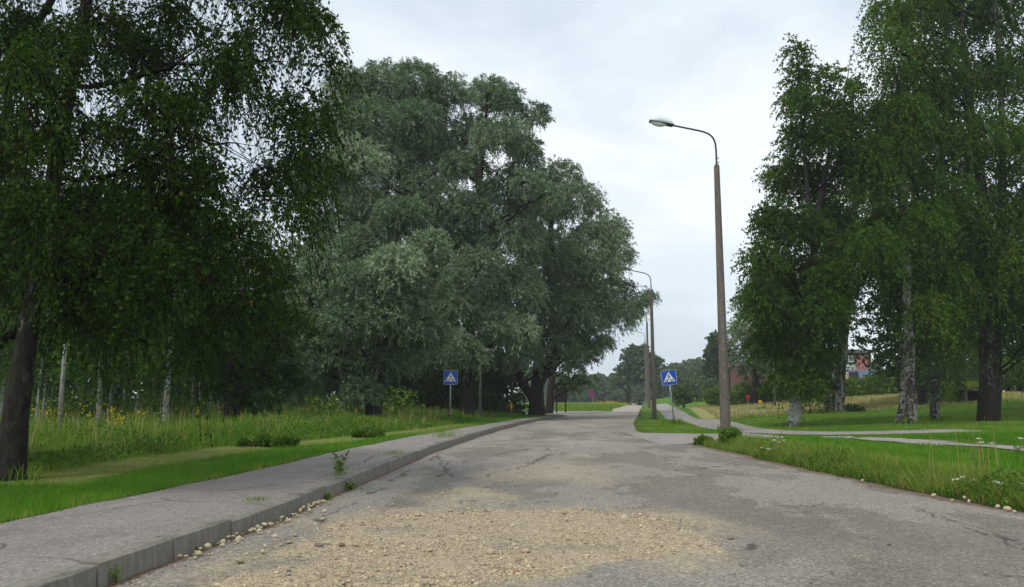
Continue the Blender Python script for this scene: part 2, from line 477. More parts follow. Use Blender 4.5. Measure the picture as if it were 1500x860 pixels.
# asphalt of the road
def asphalt(name, dark, light, rough_sand=True, gr=1.0):
    m, nt, b = new_mat(name)
    p = pos(nt)
    big = noise(nt, .9, 5, .6, scaled(nt, p, (1, .45, 1)), .4)
    mid = noise(nt, 7, 5, .65, p)
    chip = noise(nt, 75, 3, .7, p)
    v = N_(nt, 'ShaderNodeTexVoronoi')
    v.inputs['Scale'].default_value = 62
    nt.links.new(p, v.inputs['Vector'])
    sepc = N_(nt, 'ShaderNodeSeparateColor')
    nt.links.new(v.outputs['Color'], sepc.inputs[0])
    grain = sepc.outputs[0]
    tone = math_(nt, 'ADD', math_(nt, 'MULTIPLY', big, .55), math_(nt, 'MULTIPLY', mid, .45))
    col = ramp(nt, tone, [(.3, dark), (.7, light)])
    col = mixc(nt, 1.0, col, ramp(nt, grain, [(0, 1 - .5 * gr), (.6, 1.0), (.9, 1 + .2 * gr), (1, 1 + .9 * gr)]), 'MULTIPLY')
    col = mixc(nt, 1.0, col, ramp(nt, chip, [(.3, .72), (.7, 1.2)]), 'MULTIPLY')
    if rough_sand:
        lay = attr(nt, 'layer')           # 0 dark newer surfacing, 1 pale worn chippings
        col = mixc(nt, math_(nt, 'MULTIPLY', lay, .65), col, mixc(nt, 1.0, (.315, .285, .245), ramp(nt, grain, [(0, .5), (.6, .95), (1, 1.5)]), 'MULTIPLY'))
        dust = attr(nt, 'dust')
        dn = noise(nt, 11, 6, .7, p, .3)
        dm = ramp(nt, math_(nt, 'ADD', math_(nt, 'MULTIPLY', dust, 1.15), math_(nt, 'MULTIPLY', dn, .7)), [(.55, 0.0), (1.15, .92)])
        dcol = mixc(nt, ramp(nt, noise(nt, 26, 5, .75, p), [(.3, 0.0), (.7, 1.0)]), (.27, .205, .13), (.54, .445, .30))
        dcol = mixc(nt, 1.0, dcol, ramp(nt, grain, [(0, .55), (.5, .95), (.9, 1.15), (1, 1.4)]), 'MULTIPLY')
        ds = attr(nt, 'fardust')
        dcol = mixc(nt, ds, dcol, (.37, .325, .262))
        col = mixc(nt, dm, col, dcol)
        lit = attr(nt, 'litter')
        ln = noise(nt, 38, 4, .7, p)
        lm = ramp(nt, math_(nt, 'ADD', lit, math_(nt, 'MULTIPLY', ln, .8)), [(.85, 0.0), (1.05, .85)])
        col = mixc(nt, lm, col, mixc(nt, chip, (.085, .05, .03), (.22, .14, .09)))
        ck = attr(nt, 'crack_and_shade')
        col = mixc(nt, ramp(nt, ck, [(.25, 0.0), (.75, .72)]), col, (.045, .04, .034))
    else:
        st = noise(nt, 1.6, 6, .65, scaled(nt, p, (1, .5, 1)), .5)
        col = mixc(nt, 1.0, col, ramp(nt, st, [(.3, .78), (.5, 1.0), (.72, 1.08)]), 'MULTIPLY')
        vc = N_(nt, 'ShaderNodeTexVoronoi', feature='DISTANCE_TO_EDGE')
        vc.inputs['Scale'].default_value = .42
        wob = N_(nt, 'ShaderNodeTexNoise')
        wob.inputs['Scale'].default_value, wob.inputs['Detail'].default_value = 2.2, 6
        nt.links.new(p, wob.inputs['Vector'])
        nt.links.new(mixc(nt, .22, p, wob.outputs['Color'], 'ADD'), vc.inputs['Vector'])
        ckm = math_(nt, 'MULTIPLY', ramp(nt, vc.outputs['Distance'], [(.003, .75), (.010, 0.0)]), ramp(nt, st, [(.45, 0.0), (.55, 1.0)]))
        col = mixc(nt, ckm, col, (.06, .055, .048))
    nt.links.new(col, b.inputs['Base Color'])
    b.inputs['Roughness'].default_value = .9
    b.inputs['Specular IOR Level'].default_value = .25
    bump(nt, b, math_(nt, 'ADD', math_(nt, 'MULTIPLY', grain, .6), math_(nt, 'ADD', chip, mid)), .55, .014)
    return m
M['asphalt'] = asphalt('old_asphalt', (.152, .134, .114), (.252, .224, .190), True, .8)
M['walk'] = asphalt('pavement_asphalt', (.222, .196, .178), (.302, .268, .242), False, .6)
M['path'] = asphalt('path_asphalt', (.26, .238, .21), (.35, .32, .285), False, .5)
# ground
m, nt, b = new_mat('ground_soil_and_grass')
p_ = pos(nt)
f1, f2, f3 = noise(nt, .35, 5, .6, p_), noise(nt, 4, 5, .65, p_), noise(nt, 45, 4, .7, p_)
col = ramp(nt, math_(nt, 'ADD', math_(nt, 'MULTIPLY', f1, .5), math_(nt, 'MULTIPLY', f2, .5)), [(.3, (.065, .15, .014)), (.55, (.10, .205, .02)), (.75, (.17, .235, .04))])
dry = attr(nt, 'dry')
dm = ramp(nt, math_(nt, 'ADD', dry, math_(nt, 'MULTIPLY', math_(nt, 'SUBTRACT', f2, .5), .7)), [(.35, 0.0), (.75, 1.0)])
col = mixc(nt, dm, col, mixc(nt, f3, (.24, .245, .075), (.46, .42, .18)))
dirt = attr(nt, 'dirt')
col = mixc(nt, math_(nt, 'MULTIPLY', dirt, .9), col, mixc(nt, f3, (.035, .028, .018), (.11, .085, .05)))
col = mixc(nt, 1.0, col, ramp(nt, f3, [(.25, .5), (.7, 1.25)]), 'MULTIPLY')
nt.links.new(col, b.inputs['Base Color'])
b.inputs['Roughness'].default_value = .95
b.inputs['Specular IOR Level'].default_value = .1
bump(nt, b, math_(nt, 'ADD', f2, f3), 1.0, .06)
M['ground'] = m

# ------------------------------------------------------------------ ground, road, pavement, paths
ys = [-8, -4, 0]
y = 2.5
while y < 560:
    ys.append(y)
    y += max(.12, y * .012)
ys += [640, 800, 1100, 1600, 2400]
ys = np.array(ys)
offs = np.concatenate([[0, .1, .2, .35, .5, .7, .9, 1.15, 1.4, 1.75], np.arange(2.1, 22, .5), np.geomspace(23, 1500, 34)])
xs_l = np.where(ys < 63, x_walk(ys), x_roadleft(ys))
cols = [xs_l - o for o in offs[::-1]] + [xs_l + .02] + [x_right(ys) - .02] + [x_right(ys) + o for o in offs]
GX = np.stack(cols, 1)
GY = np.repeat(ys[:, None], GX.shape[1], 1)
GZ = G(GX, GY)
nl = len(offs)
GZ[:, nl:nl + 2] = -0.06
GZ[:, nl - 1] = np.where(ys < 63, GZ[:, nl - 1] - .0, -.03)
GZ[:, nl + 2] = np.where((ys > 22) & (ys < 31), -.02, -.02)
far_ = smooth((GY - 110) / 100)
tl = np.maximum(0, xs_l[:, None] - GX)
tr_ = np.maximum(0, GX - x_right(ys)[:, None])
dry_ = np.zeros_like(GX)
dm_ = GX - x_meadow(GY)
dry_ = np.where((dm_ > -.3) & (dm_ < 1.15) & (GY > 10.5) & (GY < 36) & (GX < x_walk(GY) - .7), .55, dry_)
dry_ = np.where((GX > x_right(GY) + 5) & (GY > 56) & (GY < 92) & (GX > 11), .8 * smooth((GY - 56) / 4), dry_)
dry_ = np.where((GY > 90) & (GX < x_roadleft(GY)), .35, dry_)
dry_ = np.where(tr_ > 0, np.maximum(dry_, .32 * np.exp(-((tr_ - .8) / .7) ** 2) * (GY < 60)), dry_)
dirt_ = np.where(tr_ > 0, .9 * np.exp(-(tr_ / .34) ** 2), 0) + np.where(tl > 0, .8 * np.exp(-(tl / .1) ** 2), 0) + ((tl == 0) & (tr_ == 0)) * 1.0
n0, n1 = GX.shape
ii = np.arange(n0 * n1).reshape(n0, n1)
F = np.stack([ii[:-1, :-1], ii[:-1, 1:], ii[1:, 1:], ii[1:, :-1]], -1).reshape(-1, 4)
g = mesh_np('ground', np.stack([GX, GY, GZ], -1).reshape(-1, 3), F, M['ground'], attrs={'dry': dry_.ravel(), 'dirt': dirt_.ravel()})
tag(g, kind='structure')

def flat(u, v):
    a, b = ray(u, v)
    yy = -CAMZ / b
    return (a * yy, yy)
def flats(*uv): return [flat(*q) for q in uv]
PATCH_A = flats((505, 768), (600, 757), (700, 750), (830, 750), (950, 758), (1040, 783), (1010, 806), (900, 822), (820, 838), (700, 852), (610, 880), (300, 880), (330, 850), (420, 822), (470, 795))
PATCH_B = flats((600, 728), (680, 716), (740, 722), (750, 738), (690, 745), (630, 742))
PATCH_C = flats((640, 652), (860, 640), (925, 640), (880, 655), (740, 660))      # sandy crossing further up
PATCH_D = flats((690, 625), (900, 614), (925, 622), (860, 632), (740, 634))
PALE = flats((850, 838), (1000, 815), (1130, 800), (1190, 830), (1110, 880), (780, 880))
PALE2 = flats((655, 700), (720, 672), (800, 668), (850, 690), (760, 702))
DARKP = [flats((560, 760), (620, 700), (690, 690), (640, 735)), flats((1000, 780), (1110, 770), (1180, 800), (1120, 820), (1040, 812))]
def cr_(*uv): return flats(*uv)
CRACKS = [cr_((411, 798), (458, 773), (534, 730), (600, 690), (650, 662)),
          cr_((700, 707), (735, 690), (770, 684), (800, 668), (838, 661)),
          cr_((1085, 822), (1110, 833), (1180, 832)), cr_((1050, 800), (1105, 797)),  # first line follows the pit's lip, its shade painted dark
          cr_((1340, 745), (1395, 765), (1440, 775), (1500, 800)), cr_((1160, 742), (1200, 741), (1260, 738)),
          cr_((900, 712), (960, 707), (1010, 712)), cr_((980, 690), (1060, 684)), cr_((640, 668), (655, 690), (640, 700)),
          cr_((1240, 770), (1290, 790)), cr_((1420, 840), (1500, 845)), cr_((730, 660), (800, 652), (870, 652))]
SAND_FILMS = [flats((1150, 806), (1250, 788), (1340, 812), (1240, 838)), flats((950, 744), (1070, 734), (1120, 764), (1000, 776)), flats((1060, 700), (1130, 690), (1200, 712), (1110, 722)), flats((560, 846), (700, 852), (760, 875), (560, 880))]
DEEP = [(cr_((1082, 821), (1092, 828), (1125, 832), (1182, 832)), .024), (cr_((1052, 798), (1080, 801), (1110, 798)), .018), (cr_((1155, 742), (1200, 741), (1240, 739)), .02), (cr_((1345, 748), (1380, 760), (1402, 766)), .02), (cr_((1410, 770), (1470, 790), (1500, 806)), .022),  # first entry paints the shade at the pit's lip; the others are cracks
        (cr_((1262, 783), (1283, 791)), .03), (cr_((838, 664), (800, 668), (770, 683), (738, 692)), .03), (cr_((655, 676), (650, 690), (668, 700)), .03), (cr_((905, 712), (960, 708), (1010, 712)), .025), (cr_((1425, 838), (1500, 843)), .018), (cr_((980, 690), (1060, 685)), .03), (cr_((1100, 655), (1020, 662), (940, 660)), .04), (cr_((720, 668), (760, 660), (800, 655), (880, 650)), .05)]
PITS = [(flat(1140, 826), .32, .05), (flat(1078, 801), .2, .03), (flat(1270, 783), .35, .02), (flat(780, 700), .5, .03), (flat(690, 690), .4, .025), (flat(850, 800), .9, .02), (flat(640, 800), .7, .02)]
def road_fields(x, y):
    wx = x + (fbm(x * 3, y * 1.6, 11, 5, .6) - .5) * .55
    wy = y + (fbm(x * 3, y * 1.6, 23, 5, .6) - .5) * .9
    dust = np.zeros_like(x)
    brk = fbm(x * 1.4, y * 1.4, 37, 4)
    for poly, soft, amt in ((PATCH_A, .5, 1.0), (PATCH_B, .6, .5), (PATCH_C, 2.2, .38), (PATCH_D, 3.5, .42)):
        dust = np.maximum(dust, amt * smooth((poly_sd(wx, wy, poly) + soft * .7) / soft))
    dust = dust * np.clip(.35 + 1.5 * (brk - .22), .3, 1)
    for q in SAND_FILMS:
        dust = np.maximum(dust, .24 * smooth((poly_sd(wx, wy, q) + .4) / .7) * np.clip(.4 + brk, 0, 1.1))
    dust = np.maximum(dust, .42 * smooth((poly_sd(wx, wy, PATCH_A) + 1.6) / 1.6) * fbm(x * 1.5, y * .8, 31) * 1.6)
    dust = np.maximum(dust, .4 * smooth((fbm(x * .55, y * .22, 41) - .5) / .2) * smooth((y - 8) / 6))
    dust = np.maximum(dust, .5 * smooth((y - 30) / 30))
    layer = .75 * smooth((poly_sd(wx, wy, PALE) + .2) / .25) + .6 * smooth((poly_sd(wx, wy, PALE2) + .3) / .3)
    tk = x - x_kerb(y)
    edge = .46 + (fbm(y * .9, 0 * y, 55) - .5) * .10
    strip = (tk < edge) & (y < 26)
    layer = np.where(strip, np.maximum(layer, .72), layer)
    lf = fbm(wx * .9, wy * .35, 61, 7, .6)
    layer = np.maximum(layer, .85 * smooth((lf - .50) / .03) * smooth((y - 6) / 4))
    lf2 = fbm(wx * 1.3 + 7, wy * .3, 67, 6, .55)
    for q in DARKP:
        layer = layer * (1 - smooth((poly_sd(wx, wy, q) + .1) / .15))
    crack_and_shade = np.zeros_like(x)
    for c in CRACKS:
        d = line_d(wx * .7 + x * .3, wy * .7 + y * .3, c)
        crack_and_shade = np.maximum(crack_and_shade, np.exp(-(d / (.02 + .0011 * y)) ** 2) * np.clip(.25 + 1.9 * (fbm(x * 2.4, y * 1.6, 71) - .3), 0, 1.1))
    edge_shade = np.exp(-((lf - .503) / .006) ** 2) * smooth((y - 7) / 4) * smooth((fbm(x * .7, y * .35, 69) - .38) / .12)  # dark rim painted along surfacing layer edges, standing in for step shade
    crack_and_shade = np.maximum(crack_and_shade, .8 * edge_shade)
    crack_and_shade = np.maximum(crack_and_shade, .75 * np.exp(-((lf2 - .56) / .005) ** 2) * smooth((fbm(x * .6 + 4, y * .3, 79) - .48) / .1))
    for c, w_ in DEEP:
        d = line_d(x + (fbm(x * 5, y * 5, 203, 3) - .5) * .16, y + (fbm(x * 5, y * 5, 207, 3) - .5) * .3, c)
        crack_and_shade = np.maximum(crack_and_shade, .95 * np.exp(-(d / (w_ * (.5 + fbm(x * 4, y * 4, 209)))) ** 2))
    # hairline network
    nn = np.abs(fbm(x * .8 + 3, y * .5, 81, 5) - .5)
    crack_and_shade = np.maximum(crack_and_shade, .7 * np.exp(-(nn / .0035) ** 2) * (fbm(x * .4, y * .3, 91) > .40))
    trd = x_right(y) - x
    litter = (.35 + .9 * fbm(x * 1.1, y * 1.1, 83)) * np.exp(-(trd / (.15 + .4 * fbm(y * .7, y * 0, 85))) ** 2) * (y < 24) + .75 * np.exp(-(tk / .12) ** 2) * (y < 40)
    z = np.zeros_like(x)
    z += .014 * (layer - .3)
    z += .02 * smooth((poly_sd(wx, wy, PATCH_A)) / .5) + .012 * smooth((poly_sd(wx, wy, PATCH_B)) / .4)
    z += np.where(strip, -.012, 0)
    z -= .018 * np.clip(crack_and_shade, 0, 1)
    for (cx, cy_), r_, dp in PITS:
        z -= dp * np.exp(-(((x - cx) / r_) ** 2 + ((y - cy_) / (r_ * .7)) ** 2) ** 1.5)
    z += .03 * (fbm(x * .45, y * .3, 101) - .5) + .008 * (fbm(x * 3.2, y * 3, 111) - .5)
    z *= 1 - smooth((y - 55) / 10)
    z -= .012 * smooth(1 - np.minimum(tk, trd) / .3)
    return dust, layer, crack_and_shade, litter, z + .012
ry = [3.0]
while ry[-1] < 64: ry.append(ry[-1] + max(.02, ry[-1] * .0062))
while ry[-1] < 520: ry.append(ry[-1] * 1.03)
ry = np.array(ry)
s_ = np.linspace(0, 1, 240)
x0, x1 = x_roadleft(ry) - .02, x_right(ry) + .03 * np.sin(ry * 3.1) + .07 * (fbm(ry * 1.1, ry * 0, 77) - .5) + .03
RX = x0[:, None] + (x1 - x0)[:, None] * s_
RY = np.repeat(ry[:, None], 240, 1)
dust, layer, crack_and_shade, litter, RZ = road_fields(RX, RY)
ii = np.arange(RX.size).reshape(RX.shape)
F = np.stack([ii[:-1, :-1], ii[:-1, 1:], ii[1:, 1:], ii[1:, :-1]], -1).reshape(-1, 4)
rd = mesh_np('road', np.stack([RX, RY, RZ], -1).reshape(-1, 3), F, M['asphalt'], attrs={'dust': dust.ravel(), 'layer': layer.ravel(), 'crack_and_shade': crack_and_shade.ravel(), 'litter': litter.ravel(), 'fardust': smooth((RY.ravel() - 11) / 14)})
tag(rd, kind='structure')
def road_z(x, y):
    x, y = np.atleast_1d(np.asarray(x, float)), np.atleast_1d(np.asarray(y, float))
    return road_fields(x, y)[4]

# branch road to the left beyond the willows
def sheet(name, left, right, mat, lift, n=14):
    """ribbon between two world polylines of equal length"""
    A, B = resample(left, 60), resample(right, 60)
    V = A[:, None] + (B - A)[:, None] * np.linspace(0, 1, n)[:, None]
    z = G(V[..., 0], V[..., 1]) + lift
    V = np.concatenate([V[..., :2], z[..., None]], -1)
    ii = np.arange(60 * n).reshape(60, n)
    F = np.stack([ii[:-1, :-1], ii[:-1, 1:], ii[1:, 1:], ii[1:, :-1]], -1).reshape(-1, 4)
    z0 = np.zeros(60 * n)
    o = mesh_np(name, V.reshape(-1, 3), F, mat, attrs={'dust': z0 + .4, 'layer': z0 + .3, 'crack_and_shade': z0, 'litter': z0})
    return tag(o, kind='structure')
br = sheet('side_road', [(9.5, 87.5), (5, 87), (-5, 86), (-60, 84)], [(6, 64.2), (1, 65), (-6, 66), (-60, 66)], M['path'], .016, 8)
# pavement
wy_ = np.concatenate([np.arange(2.5, 12, .2), np.arange(12, 61.5, .5)])
A = np.stack([x_walk(wy_) - .03 + .16 * (fbm(wy_ * 1.4, wy_ * 0, 12) - .35), wy_], 1)
B = np.stack([x_kerb(wy_) - .125, wy_], 1)
n = 12
V = A[:, None] + (B - A)[:, None] * np.linspace(0, 1, n)[:, None]
z = .158 + .012 * (fbm(V[..., 0] * .8, V[..., 1] * .5, 9) - .5) + .012
z = z - .15 * smooth((V[..., 1] - 58) / 4) - .012 * smooth((V[..., 0] - x_kerb(V[..., 1]) + .22) / .08)
V = np.concatenate([V[..., :2], z[..., None]], -1).reshape(-1, 3)
ii = np.arange(len(V)).reshape(-1, n)
pv = mesh_np('pavement', V, np.stack([ii[:-1, :-1], ii[:-1, 1:], ii[1:, 1:], ii[1:, :-1]], -1).reshape(-1, 4), M['walk'])
tag(pv, kind='structure')
# kerb: a bed and its stones one by one
ky = np.arange(2.5, 61.5, .5)
V = []
for yk in ky:
    xk = float(x_kerb(yk))
    V += [(xk - .16, yk, .02), (xk - .015, yk, .02), (xk - .015, yk, -.05), (xk - .16, yk, -.05)]
Fk = [(4 * i + a, 4 * i + (a + 1) % 4, 4 * i + 4 + (a + 1) % 4, 4 * i + 4 + a) for i in range(len(ky) - 1) for a in range(4)]
kerb = mesh_np('kerb', V, np.array(Fk), M['concrete'], smooth_=False)
tag(kerb, kind='structure')
def kerb_stone_mesh(k):
    """a 0.98 m stone with a worn, chamfered front edge, running along +y"""
    g_ = np.random.default_rng(50 + k)
    prof = [(-.155, -.03), (-.155, .172), (-.035, .178), (-.006, .155), (0, -.03)]
    st = np.linspace(0, .984, 5)
    V = []
    for j, s in enumerate(st):
        w = .004 if j in (0, 4) else 0
        for q, (px, pz) in enumerate(prof):
            wear = g_.uniform(-.012, .003) if q in (2, 3) else 0
            V.append((px + wear - (w if q > 2 else 0), s, pz + wear * .8 - (w if q in (1, 2) else 0)))
    F4 = [(5 * j + q, 5 * j + q + 1, 5 * j + 5 + q + 1, 5 * j + 5 + q) for j in range(4) for q in range(4)]
    me = D.meshes.new('kerb_stone')
    me.from_pydata(V, [], F4 + [(0, 4, 3, 2, 1), (20, 21, 22, 23, 24)])
    me.materials.append(M['concrete'])
    return me
kms = [kerb_stone_mesh(k) for k in range(6)]
yk, k = 2.62, 0
while yk < 60.5:
    x_a, x_b = float(x_kerb(yk)), float(x_kerb(yk + 1))
    o = D.objects.new('kerb_stone', kms[k % 6])
    o.location = (x_a + random.uniform(-.006, .006), yk, random.uniform(-.013, .009) - .15 * float(smooth((yk - 57.5) / 4)))
    o.rotation_euler = (random.uniform(-.006, .006), random.uniform(-.012, .012), -math.atan2(x_b - x_a, 1.0))
    o.parent = kerb
    COL.objects.link(o)
    yk += math.cos(math.atan2(x_b - x_a, 1.0)) * 1.0
    k += 1
# paths on the right-hand lawn
def ribbon(name, px, wid, mat, lift=.014):
    c = resample([P(*q)[:2] for q in px], 60)
    t = np.gradient(c, axis=0)
    t /= np.linalg.norm(t, axis=1, keepdims=True)
    nn = np.stack([-t[:, 1], t[:, 0]], 1)
    wv = np.interp(np.linspace(0, 1, 60), np.linspace(0, 1, len(wid)), wid)[:, None] / 2
    return sheet(name, c + nn * wv, c - nn * wv, mat, lift, 8), c, wv
_, PC1, PW1 = ribbon('footpath', [(965, 592), (970, 596), (984, 603.5), (1020, 615), (1073, 628.5), (1110, 635), (1170, 637.3), (1260, 635.5), (1350, 632.5), (1425, 630.5)], [2.2, 2.2, 2.0, 2.0, 2.2, 2.6, 2.2, 2.2], M['path'])
_, PC2, PW2 = ribbon('footpath', [(1225, 640), (1290, 645), (1370, 649), (1440, 653.5), (1560, 661)], [.9, 1.0, .85, .8], M['path'], .02)
apr = sheet('path_apron', [tuple(P(1090, 634.5)[:2]), tuple(P(1045, 636.5)[:2]), (6.2, 30), (4.0, 31)], [tuple(P(1150, 640)[:2]), (7.6, 24.6), (5.6, 24.0), (3.9, 22.6)], M['path'], .018, 10)
APR = [tuple(P(1090, 634.5)[:2]), (6.2, 30), (4.0, 31), (3.9, 22.6), (5.6, 24.0), (7.6, 24.6), tuple(P(1150, 640)[:2])]
# narrow worn path far off behind the trees
ribbon('footpath', [(1040, 602), (1100, 602.5), (1200, 602.5), (1290, 600)], [.8, .8], M['path'], .02)
def on_path(x, y):
    d1 = line_d(x, y, [tuple(q) for q in PC1[::2]]) < 1.12
    d2 = line_d(x, y, [tuple(q) for q in PC2[::2]]) < .62
    return d1 | d2 | (poly_sd(x, y, APR) > -.05)

# ------------------------------------------------------------------ stones
def blob(seed, sub=1):
    g_ = np.random.default_rng(seed)
    t = (1 + 5 ** .5) / 2
    V = nrm(np.array([(-1, t, 0), (1, t, 0), (-1, -t, 0), (1, -t, 0), (0, -1, t), (0, 1, t), (0, -1, -t), (0, 1, -t), (t, 0, -1), (t, 0, 1), (-t, 0, -1), (-t, 0, 1)], float))
    F = np.array([(0, 11, 5), (0, 5, 1), (0, 1, 7), (0, 7, 10), (0, 10, 11), (1, 5, 9), (5, 11, 4), (11, 10, 2), (10, 7, 6), (7, 1, 8), (3, 9, 4), (3, 4, 2), (3, 2, 6), (3, 6, 8), (3, 8, 9), (4, 9, 5), (2, 4, 11), (6, 2, 10), (8, 6, 7), (9, 8, 1)])
    V = V * g_.uniform(.58, 1.25, (12, 1)) * np.array([1, g_.uniform(.6, .95), g_.uniform(.45, .75)])
    return V, F
def scatter_stones(name, pts, size, seed, mat=M['stone']):
    g_ = np.random.default_rng(seed)
    nS = len(pts)
    protos = [blob(900 + q) for q in range(10)]
    pv_ = np.stack([q[0] for q in protos])
    F0 = protos[0][1]
    which = g_.integers(0, 10, nS)
    a = g_.uniform(0, 6.283, nS)
    V = pv_[which] * size[:, None, None]
    c, s = np.cos(a)[:, None], np.sin(a)[:, None]
    V = np.stack([V[..., 0] * c - V[..., 1] * s, V[..., 0] * s + V[..., 1] * c, V[..., 2]], -1) + pts[:, None]
    F = (F0[None] + (np.arange(nS) * 12)[:, None, None]).reshape(-1, 3)
    tint = np.repeat(np.clip(g_.beta(2.0, 1.7, nS) * .93 + (g_.random(nS) < .05) * .3, 0, 1), 12)
    return mesh_np(name, V.reshape(-1, 3), F, mat, tint=tint, smooth_=False)
pts = []
def cand(poly, nC, soft):
    p = np.array(poly)
    x = rng.uniform(p[:, 0].min() - .4, p[:, 0].max() + .5, nC)
    y = rng.uniform(p[:, 1].min() - .6, p[:, 1].max() + .8, nC)
    wx = x + (fbm(x * 3, y * 1.6, 11) - .5) * .5
    wy = y + (fbm(x * 3, y * 1.6, 23) - .5) * .8
    pr = smooth((poly_sd(wx, wy, poly) + soft) / (soft * 1.4)) * np.clip(.12 + 2.2 * (fbm(x * 1.7, y * 1.7, 131) - .32), .1, 1)
    k = (rng.random(nC) < pr) & (x > x_kerb(y) + .25) & (y > 3.5)
    return np.stack([x[k], y[k]], 1)
pa = cand(PATCH_A, 58000, .35)
pb = cand(PATCH_B, 2200, .4)
pl = np.stack([rng.uniform(-2.2, 3.2, 420), rng.uniform(5, 14, 420)], 1)
xy = np.concatenate([pa, pb, pl])
rim = np.exp(-(np.abs(poly_sd(xy[:, 0], xy[:, 1], PATCH_A)) / .22) ** 2) * .4
sz = np.clip(rng.lognormal(math.log(.0064), .55, len(xy)) * (1 + rim), .0038, .032)
sz[-420:] *= .6
zz = road_z(xy[:, 0], xy[:, 1]) + sz * .15
gv = scatter_stones('gravel', np.concatenate([xy, zz[:, None]], 1), sz, 5)
tag(gv, 'loose tan gravel spread over the broken road surface', None, kind='stuff')
# larger stones one by one
stone_meshes = []
for q in range(8):
    V, F = blob(700 + q)
    o = mesh_np('stone', V, F, M['stone'], tint=np.full(12, rng.uniform(.35, .9)), smooth_=False, link=False)
    stone_meshes.append(o.data)
    D.objects.remove(o)
dark_stone = mesh_np('stone', *blob(733), M['stone'], tint=np.full(12, .12), smooth_=False, link=False).data
def stone(x, y, s, label, group, me=None, z=None):
    o = D.objects.new('stone', me or random.choice(stone_meshes))
    z = float(road_z(x, y)[0]) if z is None else z
    o.location = (x, y, z + s * .38)
    o.scale = (s, s * random.uniform(.8, 1.05), s * random.uniform(.85, 1.1))
    o.rotation_euler = (random.uniform(-.3, .3), random.uniform(-.3, .3), random.uniform(0, 6.28))
    COL.objects.link(o)
    return tag(o, label, 'stone', group)
for q in range(85):                      # the row that rain has washed against the kerb
    yy = 6.55 + 3.6 * random.random() ** 1.15
    off = .05 + abs(random.gauss(0, .09))
    stone(float(x_kerb(yy)) + off, yy, random.uniform(.012, .036), 'pale limestone chunk in the heap washed against the left kerb', 'stones heaped along the kerb', z=.012 + .03 * random.random() * (off < .12))
for u, v, s in ((385, 815, .04), (411, 803, .035), (424, 800, .045), (403, 790, .04), (433, 789, .04), (480, 800, .035), (475, 752, .04), (472, 763, .04), (463, 772, .03), (465, 777, .03), (352, 828, .05), (362, 816, .03), (388, 700 + 105, .03), (540, 748, .03), (575, 742, .04), (500, 725, .03), (660, 752, .04), (612, 760, .045), (590, 765, .04), (705, 762, .03), (826, 757, .045), (830, 768, .045), (938, 757, .035), (960, 762, .03), (585, 758, .03)):
    fx, fy = flat(u, v)
    stone(fx, fy, s * .85, 'loose tan stone lying on the grey asphalt around the gravel patch', 'loose stones on the road')
for u, v, s, lab in ((467, 805, .055, 'dark brown broken stone on the asphalt left of the gravel patch'), (500, 805, .05, 'dark angular stone at the left rim of the gravel patch'), (1070, 791, .035, 'small dark stone right of the gravel patch'), (1302, 800, .035, 'single dark pebble alone on the bare right-hand asphalt')):
    fx, fy = flat(u, v)
    stone(fx, fy, s * .8, lab, None, dark_stone)
for u, v, s in ((718, 816, .06), (770, 813, .055), (630, 812, .05)):
    fx, fy = flat(u, v)
    stone(fx, fy, s * .75, 'whitish flat stone bedded in the middle of the gravel patch', 'whitish stones in the gravel')
for u, v, s in ((1368, 731, .06), (1414, 735, .055), (1420, 741, .05), (1462, 748, .05), (1476, 752, .075), (1487, 756, .05), (1477, 743, .06), (1435, 735, .05), (1324, 712, .06), (1335, 710, .07), (1330, 706, .05), (1395, 708 + 30, .04), (1450, 738, .05), (1264, 709, .045), (1490, 745, .06)):
    fx, fy = flat(u, v)
    stone(fx, fy, s * .8, 'pale stone at the foot of the weedy right verge', 'stones along the right verge', z=.03)

# ------------------------------------------------------------------ grass
def blades(name, xyz, h, w, lean, mat, tint, parent=None, two=False):
    """one tapering bent blade each: a triangle, or a quad and a triangle when two is set"""
    nB = len(xyz)
    a = rng.uniform(0, 6.283, nB)
    side = np.stack([np.cos(a), np.sin(a), np.zeros(nB)], 1) * (w / 2)[:, None]
    b2 = rng.uniform(0, 6.283, nB)
    ln = np.stack([np.cos(b2) * lean * h, np.sin(b2) * lean * h, h], 1)
    base = xyz - np.array([0, 0, .01])
    if not two:
        V = np.stack([base - side, base + side, base + ln], 1)
        F = np.arange(nB * 3).reshape(-1, 3)
        k = 3
    else:
        mid = base + ln * np.array([.35, .35, .6])
        V = np.stack([base - side * .7, base + side * .7, mid + side, mid - side, base + ln], 1)
        i0 = np.arange(nB) * 5
        F = [np.stack([i0, i0 + 1, i0 + 2, i0 + 3], 1), np.stack([i0 + 3, i0 + 2, i0 + 4], 1)]
        k = 5
    return mesh_np(name, V.reshape(-1, 3), F, mat, parent, tint=np.repeat(tint, k), smooth_=False)
def wedge(nS, y0, y1, umin=-60, umax=1560):
    """points spread so that the picture is covered evenly: thinner with distance"""
    yy = np.exp(rng.uniform(math.log(y0), math.log(y1), nS))
    uu = rng.uniform(umin, umax, nS)
    return (uu - 750) / 1250 * yy, yy
def leaf_cloud(pts, axis, length, width, g=rng, curl=0.0):
    """diamond leaves: points, unit axes, sizes"""
    nL = len(pts)
    rnd = sphere_dirs(nL, g)
    side = nrm(np.cross(axis, rnd)) * (width / 2)[:, None]
    a = axis * length[:, None]
    V = np.stack([pts, pts + a * .45 + side, pts + a, pts + a * .45 - side], 1)
    return V.reshape(-1, 3), np.arange(nL * 4).reshape(-1, 4)
